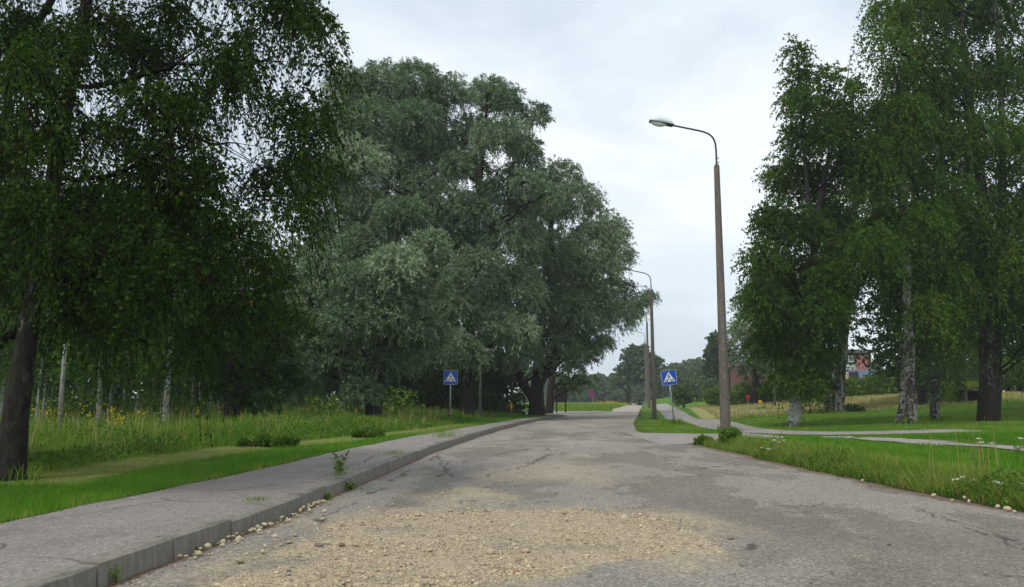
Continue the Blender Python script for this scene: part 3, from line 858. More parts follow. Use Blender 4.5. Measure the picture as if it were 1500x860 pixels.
# left lawn
x, y = wedge(170000, 6, 64, -60, 800)
k = (x < x_walk(y) + .02 + .16 * (fbm(y * 1.4, y * 0, 12) - .35) - .05 * rng.random(len(x))) & (x > x_meadow(y) - .3)
x, y = x[k], y[k]
hay = (x - x_meadow(y) < 1.1) & (y > 10.5) & (y < 36)
h = np.where(hay, rng.uniform(.02, .05, len(x)), rng.uniform(.04, .10, len(x))) * (.7 + .6 * fbm(x * 1.2, y * 1.2, 141))
wd = np.maximum(.006, y * .00085)
tn = np.clip(-.02 + .62 * fbm(x * .8, y * .6, 151) + .42 * fbm(x * 4, y * 4, 153, 2) + rng.normal(0, .13, len(x)) + hay * .52 + .2 * np.exp(-((x_walk(y) - x) / .12)), 0, 1)
tag(blades('lawn_grass', np.stack([x, y, G(x, y)], 1), h, wd, rng.uniform(.1, .9, len(x)), M['grass'], tn), 'short mown grass beside the left pavement', kind='stuff')
# right lawn
x, y = wedge(210000, 7, 60, 900, 1600)
t = x - x_right(y)
k = (t > .04) & ~on_path(x, y)
x, y, t = x[k], y[k], t[k]
rough = np.exp(-(t / .9) ** 2) * (y < 24)
h = rng.uniform(.04, .10, len(x)) * (.7 + .7 * fbm(x * 1.1, y * 1.1, 161)) * (1 + 1.5 * rough * rng.random(len(x))) * np.where(y > 26, .7, 1)
wd = np.maximum(.006, y * .00085)
tn = np.clip(.30 + .22 * smooth((y - 22) / 8) - .28 + .55 * fbm(x * .5, y * .4, 171) + .42 * fbm(x * 3.5, y * 3, 173, 2) + rng.normal(0, .12, len(x)) + .25 * rough * (rng.random(len(x)) < .6), 0, 1)
tag(blades('lawn_grass', np.stack([x, y, G(x, y)], 1), h, wd, rng.uniform(.1, 1.0, len(x)), M['grass'], tn), 'short mown grass of the right-hand lawn', kind='stuff')
# dry bents along the right verge
yv = np.exp(rng.uniform(math.log(7.5), math.log(23.5), 9000))
tv = np.abs(rng.normal(0, .5, 9000)) + .05
xv = x_right(yv) + tv
hv = rng.uniform(.10, .30, 9000) * (.3 + fbm(yv * 1.3, yv * 0, 181)) * np.exp(-tv * .6)
tag(blades('verge_grass', np.stack([xv, yv, G(xv, yv)], 1), hv, np.full(9000, .007), rng.uniform(.3, 1.5, 9000), M['meadow'], np.clip(rng.normal(.68, .22, 9000), 0, .97), two=True), 'long tangled grass on the bank above the right road edge', kind='stuff')
nV = 9000
yv = np.exp(rng.uniform(math.log(7), math.log(23.5), nV))
tv = np.abs(rng.normal(0, .32, nV)) + .03
xv = x_right(yv) + tv
clmp = fbm(xv * 1.6, yv * 1.1, 231, 3)
kk = clmp > .46
xv, yv, clmp = xv[kk], yv[kk], clmp[kk]
zv = G(xv, yv) + rng.random(len(xv)) * (.05 + .7 * (clmp - .46))
V_, F_ = leaf_cloud(np.stack([xv, yv, zv], 1), nrm(sphere_dirs(len(xv)) + np.array([0, 0, .5])), rng.uniform(.03, .08, len(xv)), rng.uniform(.012, .032, len(xv)))
tag(mesh_np('verge_weeds', V_, F_, M['shrub_leaf'], tint=np.repeat(np.clip(rng.normal(.4, .25, len(xv)), 0, 1), 4), smooth_=False), 'small leafy weeds tangled on the right-hand bank', kind='stuff')
# meadow
nM = 60000
yy = np.exp(rng.uniform(math.log(10.5), math.log(60), nM))
d = rng.exponential(4.0, nM) * (yy / 22) + rng.uniform(-.1, .6, nM)
xx = x_meadow(yy) - d
k = xx > -yy * .68
xx, yy, d = xx[k], yy[k], d[k]
h = (.13 + .32 * smooth(d / 3.0)) * rng.uniform(.4, 1.35, len(xx)) * (.2 + 1.2 * fbm(xx * .7, yy * .45, 191, 3))
rd_ = np.exp(-(((xx + 9) / 5) ** 2 + ((yy - 36) / 7) ** 2))
tn = np.clip(-.30 + 1.0 * fbm(xx * .45, yy * .35, 201, 3) + rng.normal(0, .16, len(xx)) + .6 * rd_ * rng.random(len(xx)), 0, 1)
tag(blades('meadow_grass', np.stack([xx, yy, G(xx, yy)], 1), h, np.maximum(.010, yy * .0011), rng.uniform(.1, 1.3, len(xx)), M['meadow'], tn, two=True), 'tall unmown grass in front of the birch wood', kind='stuff')
nW = 26000
yv = np.exp(rng.uniform(math.log(11), math.log(50), nW))
dv_ = rng.exponential(4.0, nW) * (yv / 22) + rng.uniform(0, .5, nW)
xv = x_meadow(yv) - dv_
cl_ = fbm(xv * .8, yv * .5, 241, 3)
kk = (cl_ > .5) & (xv > -yv * .68)
xv, yv, cl_, dv_ = xv[kk], yv[kk], cl_[kk], dv_[kk]
zv = G(xv, yv) + rng.random(len(xv)) * (.15 + 1.6 * (cl_ - .5)) * (.5 + .6 * smooth(dv_ / 2))
V_, F_ = leaf_cloud(np.stack([xv, yv, zv], 1), nrm(sphere_dirs(len(xv)) + np.array([0, 0, .7])), rng.uniform(.05, .13, len(xv)), rng.uniform(.02, .05, len(xv)))
tag(mesh_np('meadow_weeds', V_, F_, M['shrub_leaf'], tint=np.repeat(np.clip(rng.normal(.35, .25, len(xv)), 0, 1), 4), smooth_=False), 'leafy weeds growing in patches in the tall meadow', kind='stuff')
# seed heads standing over the meadow
nS_ = 1600
yv = np.exp(rng.uniform(math.log(11), math.log(50), nS_))
dv_ = .5 + rng.exponential(4.5, nS_) * (yv / 22)
xv = x_meadow(yv) - dv_
kk = (fbm(xv * .4, yv * .3, 251) > .42) & (xv > -yv * .68)
xv, yv, dv_ = xv[kk], yv[kk], dv_[kk]
hs_ = rng.uniform(.45, .95, len(xv)) * (.5 + .5 * smooth(dv_ / 2.5))
tag(blades('seed_heads', np.stack([xv, yv, G(xv, yv)], 1), hs_, yv * .00055 + .003, rng.uniform(.02, .35, len(xv)), M['dry_grass'], rng.random(len(xv)) * .7, two=True), 'thin straw coloured grass stems over the meadow', kind='stuff')
# far meadows and dry grass
x, y = wedge(26000, 89, 230, 780, 1000)
k = (x < x_roadleft(y) - .3)
x, y = x[k], y[k]
h = rng.uniform(.15, .5, len(x)) * np.where(y < 105, .5, 1.2)
tag(blades('meadow_grass', np.stack([x, y, G(x, y)], 1), h, y * .0013, rng.uniform(.1, .6, len(x)), M['meadow'], np.clip(.45 + .5 * (fbm(x * .1, y * .05, 211) - .4) + rng.normal(0, .15, len(x)), 0, .92)), 'rough grass beyond the side road', kind='stuff')
x, y = wedge(30000, 55, 95, 1000, 1500)
k = (x > x_right(y) + 6) & ~on_path(x, y)
x, y = x[k], y[k]
tag(blades('dry_grass', np.stack([x, y, G(x, y)], 1), rng.uniform(.04, .22, len(x)), y * .0011, rng.uniform(.2, 1, len(x)), M['dry_grass'], rng.random(len(x))), 'straw coloured dry grass behind the right-hand birches', kind='stuff')

# flowers and weeds
def flowers(name, xy, h, mat, size, label, nper=10):
    nF = len(xy)
    z = G(xy[:, 0], xy[:, 1])
    tip = np.stack([xy[:, 0], xy[:, 1], z + h], 1)
    c = np.repeat(tip, nper, 0) + rng.normal(0, 1, (nF * nper, 3)) * np.repeat(size, nper)[:, None] * np.array([.5, .5, .7])
    V, F = leaf_cloud(c, sphere_dirs(len(c)), np.repeat(size, nper) * .6, np.repeat(size, nper) * .45)
    return tag(mesh_np(name, V, F, mat, tint=np.repeat(rng.uniform(.3, 1, len(c)), 4), smooth_=False), label, kind='stuff')
nG = 480
yy = np.exp(rng.uniform(math.log(18), math.log(46), nG))
xx = x_meadow(yy) - 2.5 - rng.exponential(5, nG) * yy / 30
k = fbm(xx * .3, yy * .3, 221) > .5
flowers('goldenrod_flowers', np.stack([xx[k], yy[k]], 1), rng.uniform(.35, .8, k.sum()), M['yellow_flower'], rng.uniform(.035, .085, k.sum()), 'yellow goldenrod heads in the tall meadow')
yy = rng.uniform(148, 160, 160)
xx = (893 - 750) / 1250 * yy + rng.normal(0, 1.6, 160)
flowers('goldenrod_flowers', np.stack([xx, yy], 1), rng.uniform(.2, .7, 160), M['yellow_flower'], rng.uniform(.15, .3, 160), 'yellow flowering patch beyond the far road bend', 6)

def weed(name, base, label, height, spread, nst=6, nleaf=14, lsize=.05, mat='shrub_leaf', grassy=0, group=None, tint=(.2, .9)):
    """a small leafy plant: stems with leaves up each of them"""
    ob = empty(name, base, label, 'weed', group)
    g_ = np.random.default_rng(abs(hash((round(float(base[0]), 3), round(float(base[1]), 3)))) % 2 ** 31)
    if nst:
        d = nrm(np.stack([g_.normal(0, spread, nst), g_.normal(0, spread, nst), np.ones(nst)], 1))
        t = np.linspace(0, 1, 5)
        ln = height * g_.uniform(.6, 1.0, nst)
        bend = np.stack([g_.normal(0, .15, nst), g_.normal(0, .15, nst), np.zeros(nst)], 1)
        Pn = d[:, None] * (ln[:, None] * t)[..., None] + bend[:, None] * (ln[:, None] * t ** 2)[..., None]
        V, F = tube_np(Pn, np.full((nst, 5), max(.002, height * .008)) * (1 - .6 * t), 3)
        mesh_np('stems', V, F, M['shrub_leaf'], ob, tint=np.full(len(V), .3))['kind'] = 'stuff'
        tt = g_.uniform(.12, 1, (nst, nleaf))
        pp = d[:, None] * (ln[:, None] * tt)[..., None] + bend[:, None] * (ln[:, None] * tt ** 2)[..., None]
        pp = pp.reshape(-1, 3)
        ax = nrm(sphere_dirs(len(pp), g_) * np.array([1, 1, .5]) + np.array([0, 0, .35]))
        sz_ = lsize * g_.uniform(.6, 1.2, len(pp))
        V, F = leaf_cloud(pp, ax, sz_, sz_ * .45, g_)
        mesh_np('foliage', V, F, M[mat], ob, tint=np.repeat(g_.uniform(*tint, len(pp)), 4), smooth_=False)['kind'] = 'stuff'
    if grassy:
        xy_ = g_.normal(0, spread * height * .9, (grassy, 2))
        b = blades('blades', np.stack([xy_[:, 0], xy_[:, 1], np.zeros(grassy)], 1), height * g_.uniform(.3, .8, grassy), np.full(grassy, .006), g_.uniform(.2, 1.2, grassy), M['meadow'], np.clip(g_.normal(.45, .15, grassy), 0, 1), ob, two=True)
        b['kind'] = 'stuff'
    return ob
def yarrow(base, height, label, heads=3, group='white yarrow plants along the right verge'):
    ob = empty('yarrow', base, label, 'wild flower', group)
    st = MB()
    for q in range(heads):
        a = random.uniform(0, 6.28)
        tip = Vector((math.cos(a) * .06 * q, math.sin(a) * .06 * q, height * random.uniform(.8, 1)))
        st.tube([(0, 0, 0), (tip.x * .4, tip.y * .4, tip.z * .5), tuple(tip)], [.004, .0035, .003], 4)
        c = np.array(tip) + rng.normal(0, 1, (26, 3)) * np.array([.017, .017, .004])
        ax = nrm(rng.normal(size=(26, 3)) * np.array([1, 1, .5]))
        V, F = leaf_cloud(c, ax, np.full(26, .014), np.full(26, .012))
        mesh_np('flower_head', V, F, M['white_flower'], ob, tint=np.repeat(rng.random(26), 4), smooth_=False)['kind'] = 'stuff'
    st.build('stem', M['rust_wood'], ob)
    pp = np.stack([rng.normal(0, .05, 40), rng.normal(0, .05, 40), rng.uniform(0, height * .5, 40)], 1)
    V, F = leaf_cloud(pp, nrm(sphere_dirs(40) + np.array([0, 0, .6])), np.full(40, .07), np.full(40, .018))
    mesh_np('foliage', V, F, M['shrub_leaf'], ob, tint=np.repeat(rng.random(40), 4), smooth_=False)['kind'] = 'stuff'
    return ob
def walk_pt(u, v): return P(u, v)
weed('weed', W(497, 694, 11.95), 'tall leafy weed growing out of the pavement edge at the kerb', .34, .18, 4, 16, .07, grassy=70)
weed('grass_tuft', W(376, 733, 8.68), 'small grass tuft in the pavement joint nearest the camera', .08, .8, 0, grassy=60)
weed('grass_tuft', W(573, 665, 16.2), 'flat green tuft on the pavement edge beyond the tall weed', .14, 1.0, 0, grassy=90)
weed('grass_tuft', W(655, 640, 23.6), 'broad pale grass clump where pavement and kerb meet near the sign', .32, .7, 0, grassy=200)
weed('grass_tuft', W(726, 634, 32.5), 'small tuft over the sunken kerb stones furthest along the pavement', .2, 1.1, 0, grassy=120)
weed('weed', (float(x_kerb(11.6)) + .05, 11.6, .0), 'bushy green weed at the kerb foot below the tall weed', .16, .6, 8, 12, .05, grassy=30)
weed('weed', (float(x_kerb(10.5)) + .04, 10.5, .0), 'low weed at the kerb foot in front of the bushy one', .10, .7, 6, 10, .04, grassy=20)
weed('weed', (float(x_kerb(5.75)) + .04, 5.75, .0), 'pale green seedling against the nearest kerb stone', .15, .3, 3, 12, .04)
weed('weed', (float(x_kerb(6.9)) + .03, 6.95, .0), 'tiny sprout at the kerb foot beside the nearest stone heap', .06, .5, 4, 8, .03)
yarrow(P(1277, 645), .01 + .42, 'white yarrow with two flat heads standing in the right lawn', 2, None) if False else None
yb = P(1440, 700)
yarrow(yb, .52, 'tall white yarrow standing on the near right verge above the stones', 3, None)
yarrow(P(1412, 722), .20, 'short white flower clump low on the right bank, nearest the road', 4)
yarrow(P(1470, 735), .22, 'white flower clump at the bank foot, rightmost in view', 4)
yarrow(P(1135, 668), .34, 'white yarrow beside the weeds in front of the nearest lamp post', 4)
yarrow(P(1125, 672), .22, 'low white yarrow on the road edge below its taller neighbour', 3)
yarrow(P(1165, 680), .12, 'small white flowers halfway along the right road edge', 2)
yarrow(P(1495, 668), .30, 'white flower head at the right border of the lawn', 2)
bs = empty('grass_stalks', P(1432, 705), 'tall dry grass stalks rising from the near right verge', 'grass stalks')
xy_ = rng.normal(0, .22, (26, 2))
hh = rng.uniform(.4, .85, 26)
blades('stalks', np.stack([xy_[:, 0], xy_[:, 1], np.zeros(26)], 1), hh, np.full(26, .006), rng.uniform(.02, .2, 26), M['dry_grass'], rng.uniform(0, .6, 26), bs, two=True)['kind'] = 'stuff'

# ------------------------------------------------------------------ trees
def build_tree(name, label, cat, base, trunks, clumps, leaf, mats, style, group=None, twigs=60, per=16, droop=None, seed=1, wood_sides=8, limb_r=.05, twig_tube=False, tlen=(.5, .9), shell=.5, limbs_extra=()):
    """trunks: [(points, radii)] in world; clumps: (n,4) x,y,z,r in world. Twigs fill each clump, leaves sit along the twigs."""
    g_ = np.random.default_rng(seed)
    base = np.array(base, float)
    ob = empty(name, base, label, cat, group)
    mt = {}
    allp = []
    for pts, rad in trunks:
        q = resample(np.array(pts) - base, 14)
        rr = np.interp(np.linspace(0, 1, 14), np.linspace(0, 1, len(rad)), rad)
        rr = rr * (1 + .06 * g_.normal(size=14))
        q[1:-1, :2] += g_.normal(0, .12, (12, 2)) * rr[1:-1, None]
        if abs(q[0, 2]) < .3:
            q[0, 2] -= .15
            rr[0] *= 1.12
        V, F = tube_np(q[None], rr[None], 12 if rr.max() > .12 else 8)
        mesh_np('trunk', V, F, mats[0], ob)
        allp.append((q, rr))
    lim_ = []
    for pts, rad in limbs_extra:
        q = resample(np.array(pts) - base, 22)
        q[1:-1] += g_.normal(0, .018, (20, 3))
        rr = np.interp(np.linspace(0, 1, 22), np.linspace(0, 1, len(rad)), rad)
        V, F = tube_np(q[None], rr[None], 7)
        mesh_np('limb', V, F, mats[1], ob)
        lim_.append((q[2:], rr[2:]))
    C = np.array(clumps, float)
    C[:, :3] -= base
    tp = np.concatenate([a[0] for a in allp + lim_])
    tr = np.concatenate([a[1] for a in allp + lim_])
    onl = np.concatenate([np.zeros(sum(len(a[0]) for a in allp))] + [np.ones(len(a[0])) for a in lim_])
    # limbs to the clumps
    PL, RL = [], []
    for c in C:
        hd = np.hypot(tp[:, 0] - c[0], tp[:, 1] - c[1])
        cost = np.where(onl > 0, .9 * np.linalg.norm(tp - c[:3], axis=1), np.abs(tp[:, 2] - (c[2] - .55 * hd)) + (.3 if not lim_ else .9) * hd) + (tp[:, 2] < .8) * 5 + g_.uniform(0, 1.6, len(tp))
        j = int(np.argmin(cost))
        a = tp[j]
        t = np.linspace(0, 1, 7)[:, None]
        mid = (a + c[:3]) / 2 + np.array([0, 0, .12 * np.linalg.norm(c[:3] - a)]) + g_.normal(0, .12, 3)
        q = a * (1 - t) ** 2 + mid * 2 * t * (1 - t) + c[:3] * t ** 2
        q[1:-1] += g_.normal(0, .05, (5, 3)) * np.linalg.norm(c[:3] - a) * .35
        r0 = min(tr[j] * .6, limb_r * (.6 + .25 * np.linalg.norm(c[:3] - a)))
        PL.append(q)
        RL.append(np.linspace(r0, r0 * .3, 7))
        for s in range(4):                 # boughs inside the clump
            dd = sphere_dirs(1, g_)[0] * np.array([1, 1, .6]) + np.array([0, 0, .35 if style != 'birch' else .1])
            e_ = c[:3] + dd * c[3] * g_.uniform(.6, .95)
            st = q[4 if s < 2 else 5]
            tt = np.linspace(0, 1, 7)[:, None]
            qq = st + (e_ - st) * tt + np.array([0, 0, .15 * c[3]]) * (np.sin(tt * np.pi)) + g_.normal(0, .04 * c[3], (7, 3)) * tt
            PL.append(qq)
            RL.append(np.linspace(r0 * .4, r0 * .1, 7))
    V, F = tube_np(np.array(PL), np.array(RL), 5)
    mesh_np('branches', V, F, mats[1], ob)['kind'] = 'stuff'
    # twigs
    w = C[:, 3] ** 2
    cnt = np.maximum(6, (twigs * w / w.mean())).astype(int)
    ci = np.repeat(np.arange(len(C)), cnt)
    nT = len(ci)
    d0 = sphere_dirs(nT, g_)
    if style != 'birch': d0[:, 2] = np.where(d0[:, 2] < -.2, d0[:, 2] * .5, d0[:, 2])
    d0 = nrm(d0)
    rr = C[ci, 3]
    st = C[ci, :3] + d0 * (rr * (shell + (1 - shell) * g_.random(nT)) * (.78 if style == 'birch' else .9))[:, None] * (np.array([1, 1, 1.0]) if style == 'birch' else np.array([1, 1, .85]))
    ln = g_.uniform(*tlen, nT) * (1 if style == 'birch' else np.minimum(1.3, rr / 1.4))
    if style == 'birch': dv, gv_ = nrm(d0 * .55 + g_.normal(0, .35, (nT, 3)) + np.array([0, 0, .1])), -1.5
    elif style == 'willow': dv, gv_ = nrm(d0 * .8 + g_.normal(0, .4, (nT, 3)) + np.array([0, 0, .35])), -.75
    else: dv, gv_ = nrm(d0 * .8 + g_.normal(0, .4, (nT, 3)) + np.array([0, 0, .2])), -.3
    if droop is not None: gv_ = droop
    def at(t): return dv * (ln[:, None] * t) + np.array([0, 0, gv_]) * ((ln[:, None] * t) * t * .9)
    if twig_tube:
        tt = np.linspace(0, 1, 5)
        Pn = np.stack([st + at(np.full((nT, 1), q)) for q in tt], 1)
        V, F = tube_np(Pn, np.repeat((np.linspace(.006, .0022, 5))[None], nT, 0), 3)
        mesh_np('twigs', V, F, mats[1], ob)['kind'] = 'stuff'
    nLv = nT * per
    ti = np.repeat(np.arange(nT), per)
    t = g_.uniform(.02, 1, (nLv, 1))
    tv_ = np.array([0, 0, gv_])
    pp = st[ti] + dv[ti] * (ln[ti][:, None] * t) + tv_ * (ln[ti][:, None] * t * t * .9)
    tan = nrm(dv[ti] + tv_ * 1.8 * t)
    pp = pp + g_.normal(0, .018 if style == 'birch' else .03, (nLv, 3))
    spread = {'birch': .85, 'willow': .55}.get(style, .9)
    ax = nrm(tan + g_.normal(0, spread, (nLv, 3)) + np.array([0, 0, -.45 if style == 'birch' else 0.0]))
    L0, W0 = leaf
    sz_ = g_.uniform(.65, 1.25, nLv)
    V, F = leaf_cloud(pp, ax, L0 * sz_, W0 * sz_, g_)
    ct = g_.normal(0, .20 if style == 'willow' else .15, len(C))
    tn = np.clip(.5 + ct[ci][ti] + g_.normal(0, .10, nT)[ti] + g_.normal(0, .12, nLv), 0, 1)
    mesh_np('crown', V, F, mats[2], ob, tint=np.repeat(tn, 4), smooth_=False)['kind'] = 'stuff'
    return ob
def px_clumps(lst, Y, depth=1.5, layers=2, seed=3):
    """clumps given as (u, v, radius in photo pixels[, distance offset]) set at distance Y, with companions in depth"""
    g_ = np.random.default_rng(seed)
    out = []
    for q in lst:
        u, v, r = q[:3]
        y0 = Y + (q[3] if len(q) > 3 else 0)
        for k in range(layers):
            yy = y0 + (g_.uniform(-depth, depth) if k == 0 else g_.uniform(-depth, depth) * 1.6)
            p = W(u + g_.normal(0, r * .12 * (1 + k)), v + g_.normal(0, r * .12 * (1 + k)), yy)
            out.append((*p, r / 1250 * yy * g_.uniform(.72, 1.06)))
    return np.array(out)
def env_clumps(base, H, prof, nC, rc, seed):
    """clumps inside a crown profile: prof = [(height fraction, radius)]"""
    g_ = np.random.default_rng(seed)
    pf = np.array(prof)
    out = []
    for k in range(nC):
        f = pf[0, 0] + (pf[-1, 0] - pf[0, 0]) * ((k + g_.random()) / nC)
        rad = np.interp(f, pf[:, 0], pf[:, 1])
        a = k * 2.399 + g_.normal(0, .4)
        rr = rad * math.sqrt(g_.uniform(.15, 1)) * .8
        out.append((base[0] + math.cos(a) * rr, base[1] + math.sin(a) * rr, base[2] + f * H, rc * g_.uniform(.75, 1.2)))
    return np.array(out)

# --- the near birch on the left
b0 = P(14, 703)
Y0 = b0[1]
def wp(u, v, dy=0.0): return W(u, v, Y0 + dy)
trunk_near = ([b0, wp(20, 610), wp(44, 450), wp(56, 390), wp(70, 310), wp(96, 170), wp(108, 100), wp(128, 20), wp(150, -150), wp(165, -330)], [.18, .132, .118, .108, .096, .082, .074, .06, .045, .03])
stem_b = ([wp(45, 430), wp(34, 360, .3), wp(18, 250, .6), wp(5, 120, 1.0), wp(40, 50, 1.2), wp(88, -10, 1.2), wp(130, -120, 1)], [.07, .066, .062, .06, .058, .05, .03])
limbs = [([wp(-60, 140, -.5), wp(0, 132, -.5), wp(100, 128, -.3), wp(170, 122, -.6), wp(235, 100, -1), wp(310, 92, -1.6), wp(410, 90, -2)], [.036, .036, .034, .03, .022, .014, .006]),
         ([wp(60, 390), wp(100, 374, -.3), wp(145, 371, -.7), wp(200, 388, -1.2), wp(260, 400, -1.8), wp(330, 420, -2)], [.042, .036, .03, .024, .015, .006]),
         ([wp(68, 320), wp(110, 310, .4), wp(165, 302, .9), wp(220, 306, 1.4), wp(300, 330, 2)], [.034, .03, .024, .015, .006]),
         ([wp(80, 260), wp(150, 265, -.4), wp(200, 240, -1), wp(240, 218, -1.4), wp(300, 205, -2), wp(360, 220, -2.6)], [.034, .03, .026, .02, .013, .006]),
         ([wp(58, 405), wp(110, 420, .3), wp(150, 440, .8), wp(190, 495, 1.4), wp(260, 515, 2)], [.032, .026, .02, .013, .006]),
         ([wp(32, 480), wp(5, 500, .3), wp(-20, 530, .5), wp(-60, 540, .6)], [.05, .045, .035, .02])]
g9 = np.random.default_rng(99)
cl = []
# hanging masses, in photo terms: (u, v, r, dy)
for u, v, r, dy in ((40, 60, 62, 1.5), (150, 30, 66, 1), (215, 70, 56, .5), (270, 20, 62, .5), (340, 60, 52, -1), (400, 20, 50, -.5), (455, 30, 36, 0), (478, 60, 24, 0), (470, 120, 28, 0), (478, 170, 20, 0), (30, 190, 60, 2), (150, 190, 52, 2), (225, 160, 58, -.5), (300, 150, 50, .5), (360, 120, 40, .5), (415, 150, 42, -1), (450, 200, 36, 0), (468, 250, 26, 0), (475, 290, 18, 0),
                    (20, 290, 66, 2), (150, 280, 66, 2), (215, 250, 50, 1), (250, 330, 56, 0), (310, 240, 42, 1), (405, 260, 42, -.5), (440, 230, 40, 0), (430, 310, 34, 0), (60, 380, 50, 2.5), (180, 350, 66, 2), (290, 390, 58, .5), (335, 340, 40, .5), (395, 380, 44, 0), (330, 440, 50, 1), (400, 450, 34, 1), (220, 430, 56, 1.5), (130, 400, 50, 2.5), (-40, 400, 66, 1), (90, 460, 36, 2.5), (290, 480, 34, 1), (160, 470, 36, 2.5),
                    (100, 325, 46, 1), (95, 200, 44, -1.6), (112, 70, 48, -1.8), (70, 285, 40, -1.6), (40, 120, 50, -1.5), (20, 230, 44, -1.4), (55, 360, 34, -1.5), (85, 130, 40, -1.0), (20, 40, 50, -1), (160, 360, 46, .3), (228, 375, 46, -.5), (115, 425, 38, 1), (200, 440, 42, -.3), (260, 300, 44, -.6), (190, 300, 46, -.3), (60, 350, 40, 1), (-90, 100, 110, 0), (-120, 280, 110, 1), (-100, -80, 120, 0), (50, -110, 110, 1), (180, -120, 110, 0), (300, -110, 100, 1), (400, -90, 70, 0), (100, -260, 110, 0), (250, -240, 90, 0)):
    for k in range(2):
        yy = Y0 + dy + g9.uniform(-2.0, 2.0)
        p = W(u + g9.normal(0, 16), v + g9.normal(0, 14), yy)
        cl.append((*p, r / 1250 * Y0 * g9.uniform(.68, .98)))
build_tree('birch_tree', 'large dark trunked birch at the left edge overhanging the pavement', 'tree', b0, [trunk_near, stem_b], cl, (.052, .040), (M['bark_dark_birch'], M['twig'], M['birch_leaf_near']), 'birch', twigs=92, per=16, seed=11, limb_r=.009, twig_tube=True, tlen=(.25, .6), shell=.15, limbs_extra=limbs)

# --- willows left of the road
SW = (M['bark_willow'], M['twig'], M['willow_leaf'])
wb = P(520, 618)
Yw = 37.0
wb = np.array([W(545, 620, Yw)[0], Yw, .17])
build_tree('willow_tree', 'rounded silvery willow nearest the camera, left of the left crossing sign', 'tree', wb,
           [([wb, wb + (0, 0, 1.5), W(560, 500, Yw), W(575, 400, Yw), W(580, 310, Yw)], [.35, .3, .25, .16, .05]), ([wb + (0, 0, 1.2), W(500, 520, Yw), W(470, 430, Yw), W(465, 380, Yw)], [.22, .18, .12, .04])],
           px_clumps([(590, 325, 48), (545, 350, 42), (625, 365, 38), (575, 395, 52, -1), (525, 410, 48, -.5), (615, 420, 40), (480, 400, 40, .6), (465, 450, 42, .6), (510, 465, 48, -1), (560, 460, 50, -1.2), (610, 470, 36), (450, 505, 38), (500, 525, 44, -1), (555, 525, 42, -.5), (470, 560, 36), (425, 570, 26), (600, 520, 36), (440, 430, 28, 1), (530, 575, 30), (640, 490, 26, .5)], Yw, 1.3, 2, 21),
           (.16, .042), SW, 'willow', twigs=230, per=22, seed=21, limb_r=.06, tlen=(.3, .6), shell=.55)
Yw2 = 48.0
wb2 = np.array([W(683, 612, Yw2)[0], Yw2, .17])
build_tree('willow_tree', 'tallest silvery willow, its straight dark trunk behind the left crossing sign', 'tree', wb2,
           [([wb2, W(684, 540, Yw2), W(690, 420, Yw2), W(702, 260, Yw2), W(712, 180, Yw2), W(715, 130, Yw2)], [.42, .36, .3, .2, .12, .04]),
            ([W(686, 520, Yw2), W(640, 420, Yw2 + 1), W(610, 300, Yw2 + 1), W(590, 200, Yw2 + 1), W(575, 120, Yw2 + 1)], [.25, .22, .17, .12, .04]),
            ([W(690, 420, Yw2), W(730, 330, Yw2 - 1), W(760, 260, Yw2 - 1), W(780, 210, Yw2 - 1)], [.18, .14, .09, .03])],
           px_clumps([(560, 112, 38, 1), (515, 120, 36, 1), (610, 118, 36, 1), (655, 140, 36), (715, 130, 32), (745, 155, 32), (785, 175, 24), (770, 220, 28), (500, 170, 42, 1), (535, 140, 40, 1.5), (580, 150, 40, 2), (630, 165, 38, 2), (670, 240, 36, 2), (610, 300, 44, 2.5), (570, 310, 44, 2), (690, 240, 30, 2.5), (620, 200, 40, 3), (550, 175, 44), (600, 180, 38, 1), (640, 215, 34, 1.5), (690, 190, 34, 1), (735, 205, 36), (520, 235, 50), (570, 250, 46), (480, 270, 46, 1), (500, 330, 46, 1), (640, 300, 40, 1), (660, 350, 44), (690, 300, 36, 1.5), (735, 290, 44), (745, 350, 48), (700, 400, 48, -1), (660, 440, 46, -1), (750, 420, 46, -1), (720, 470, 40, -1.2), (650, 500, 40, -.5), (620, 250, 40, 1.5), (790, 300, 34), (530, 300, 40, 1), (770, 250, 30), (760, 480, 34, -1), (690, 510, 30, -1.5)], Yw2, 1.8, 2, 31),
           (.19, .046), SW, 'willow', twigs=300, per=20, seed=22, limb_r=.06, tlen=(.4, .8), shell=.5)
wb3 = P(786, 608.5)
Yw3 = wb3[1]
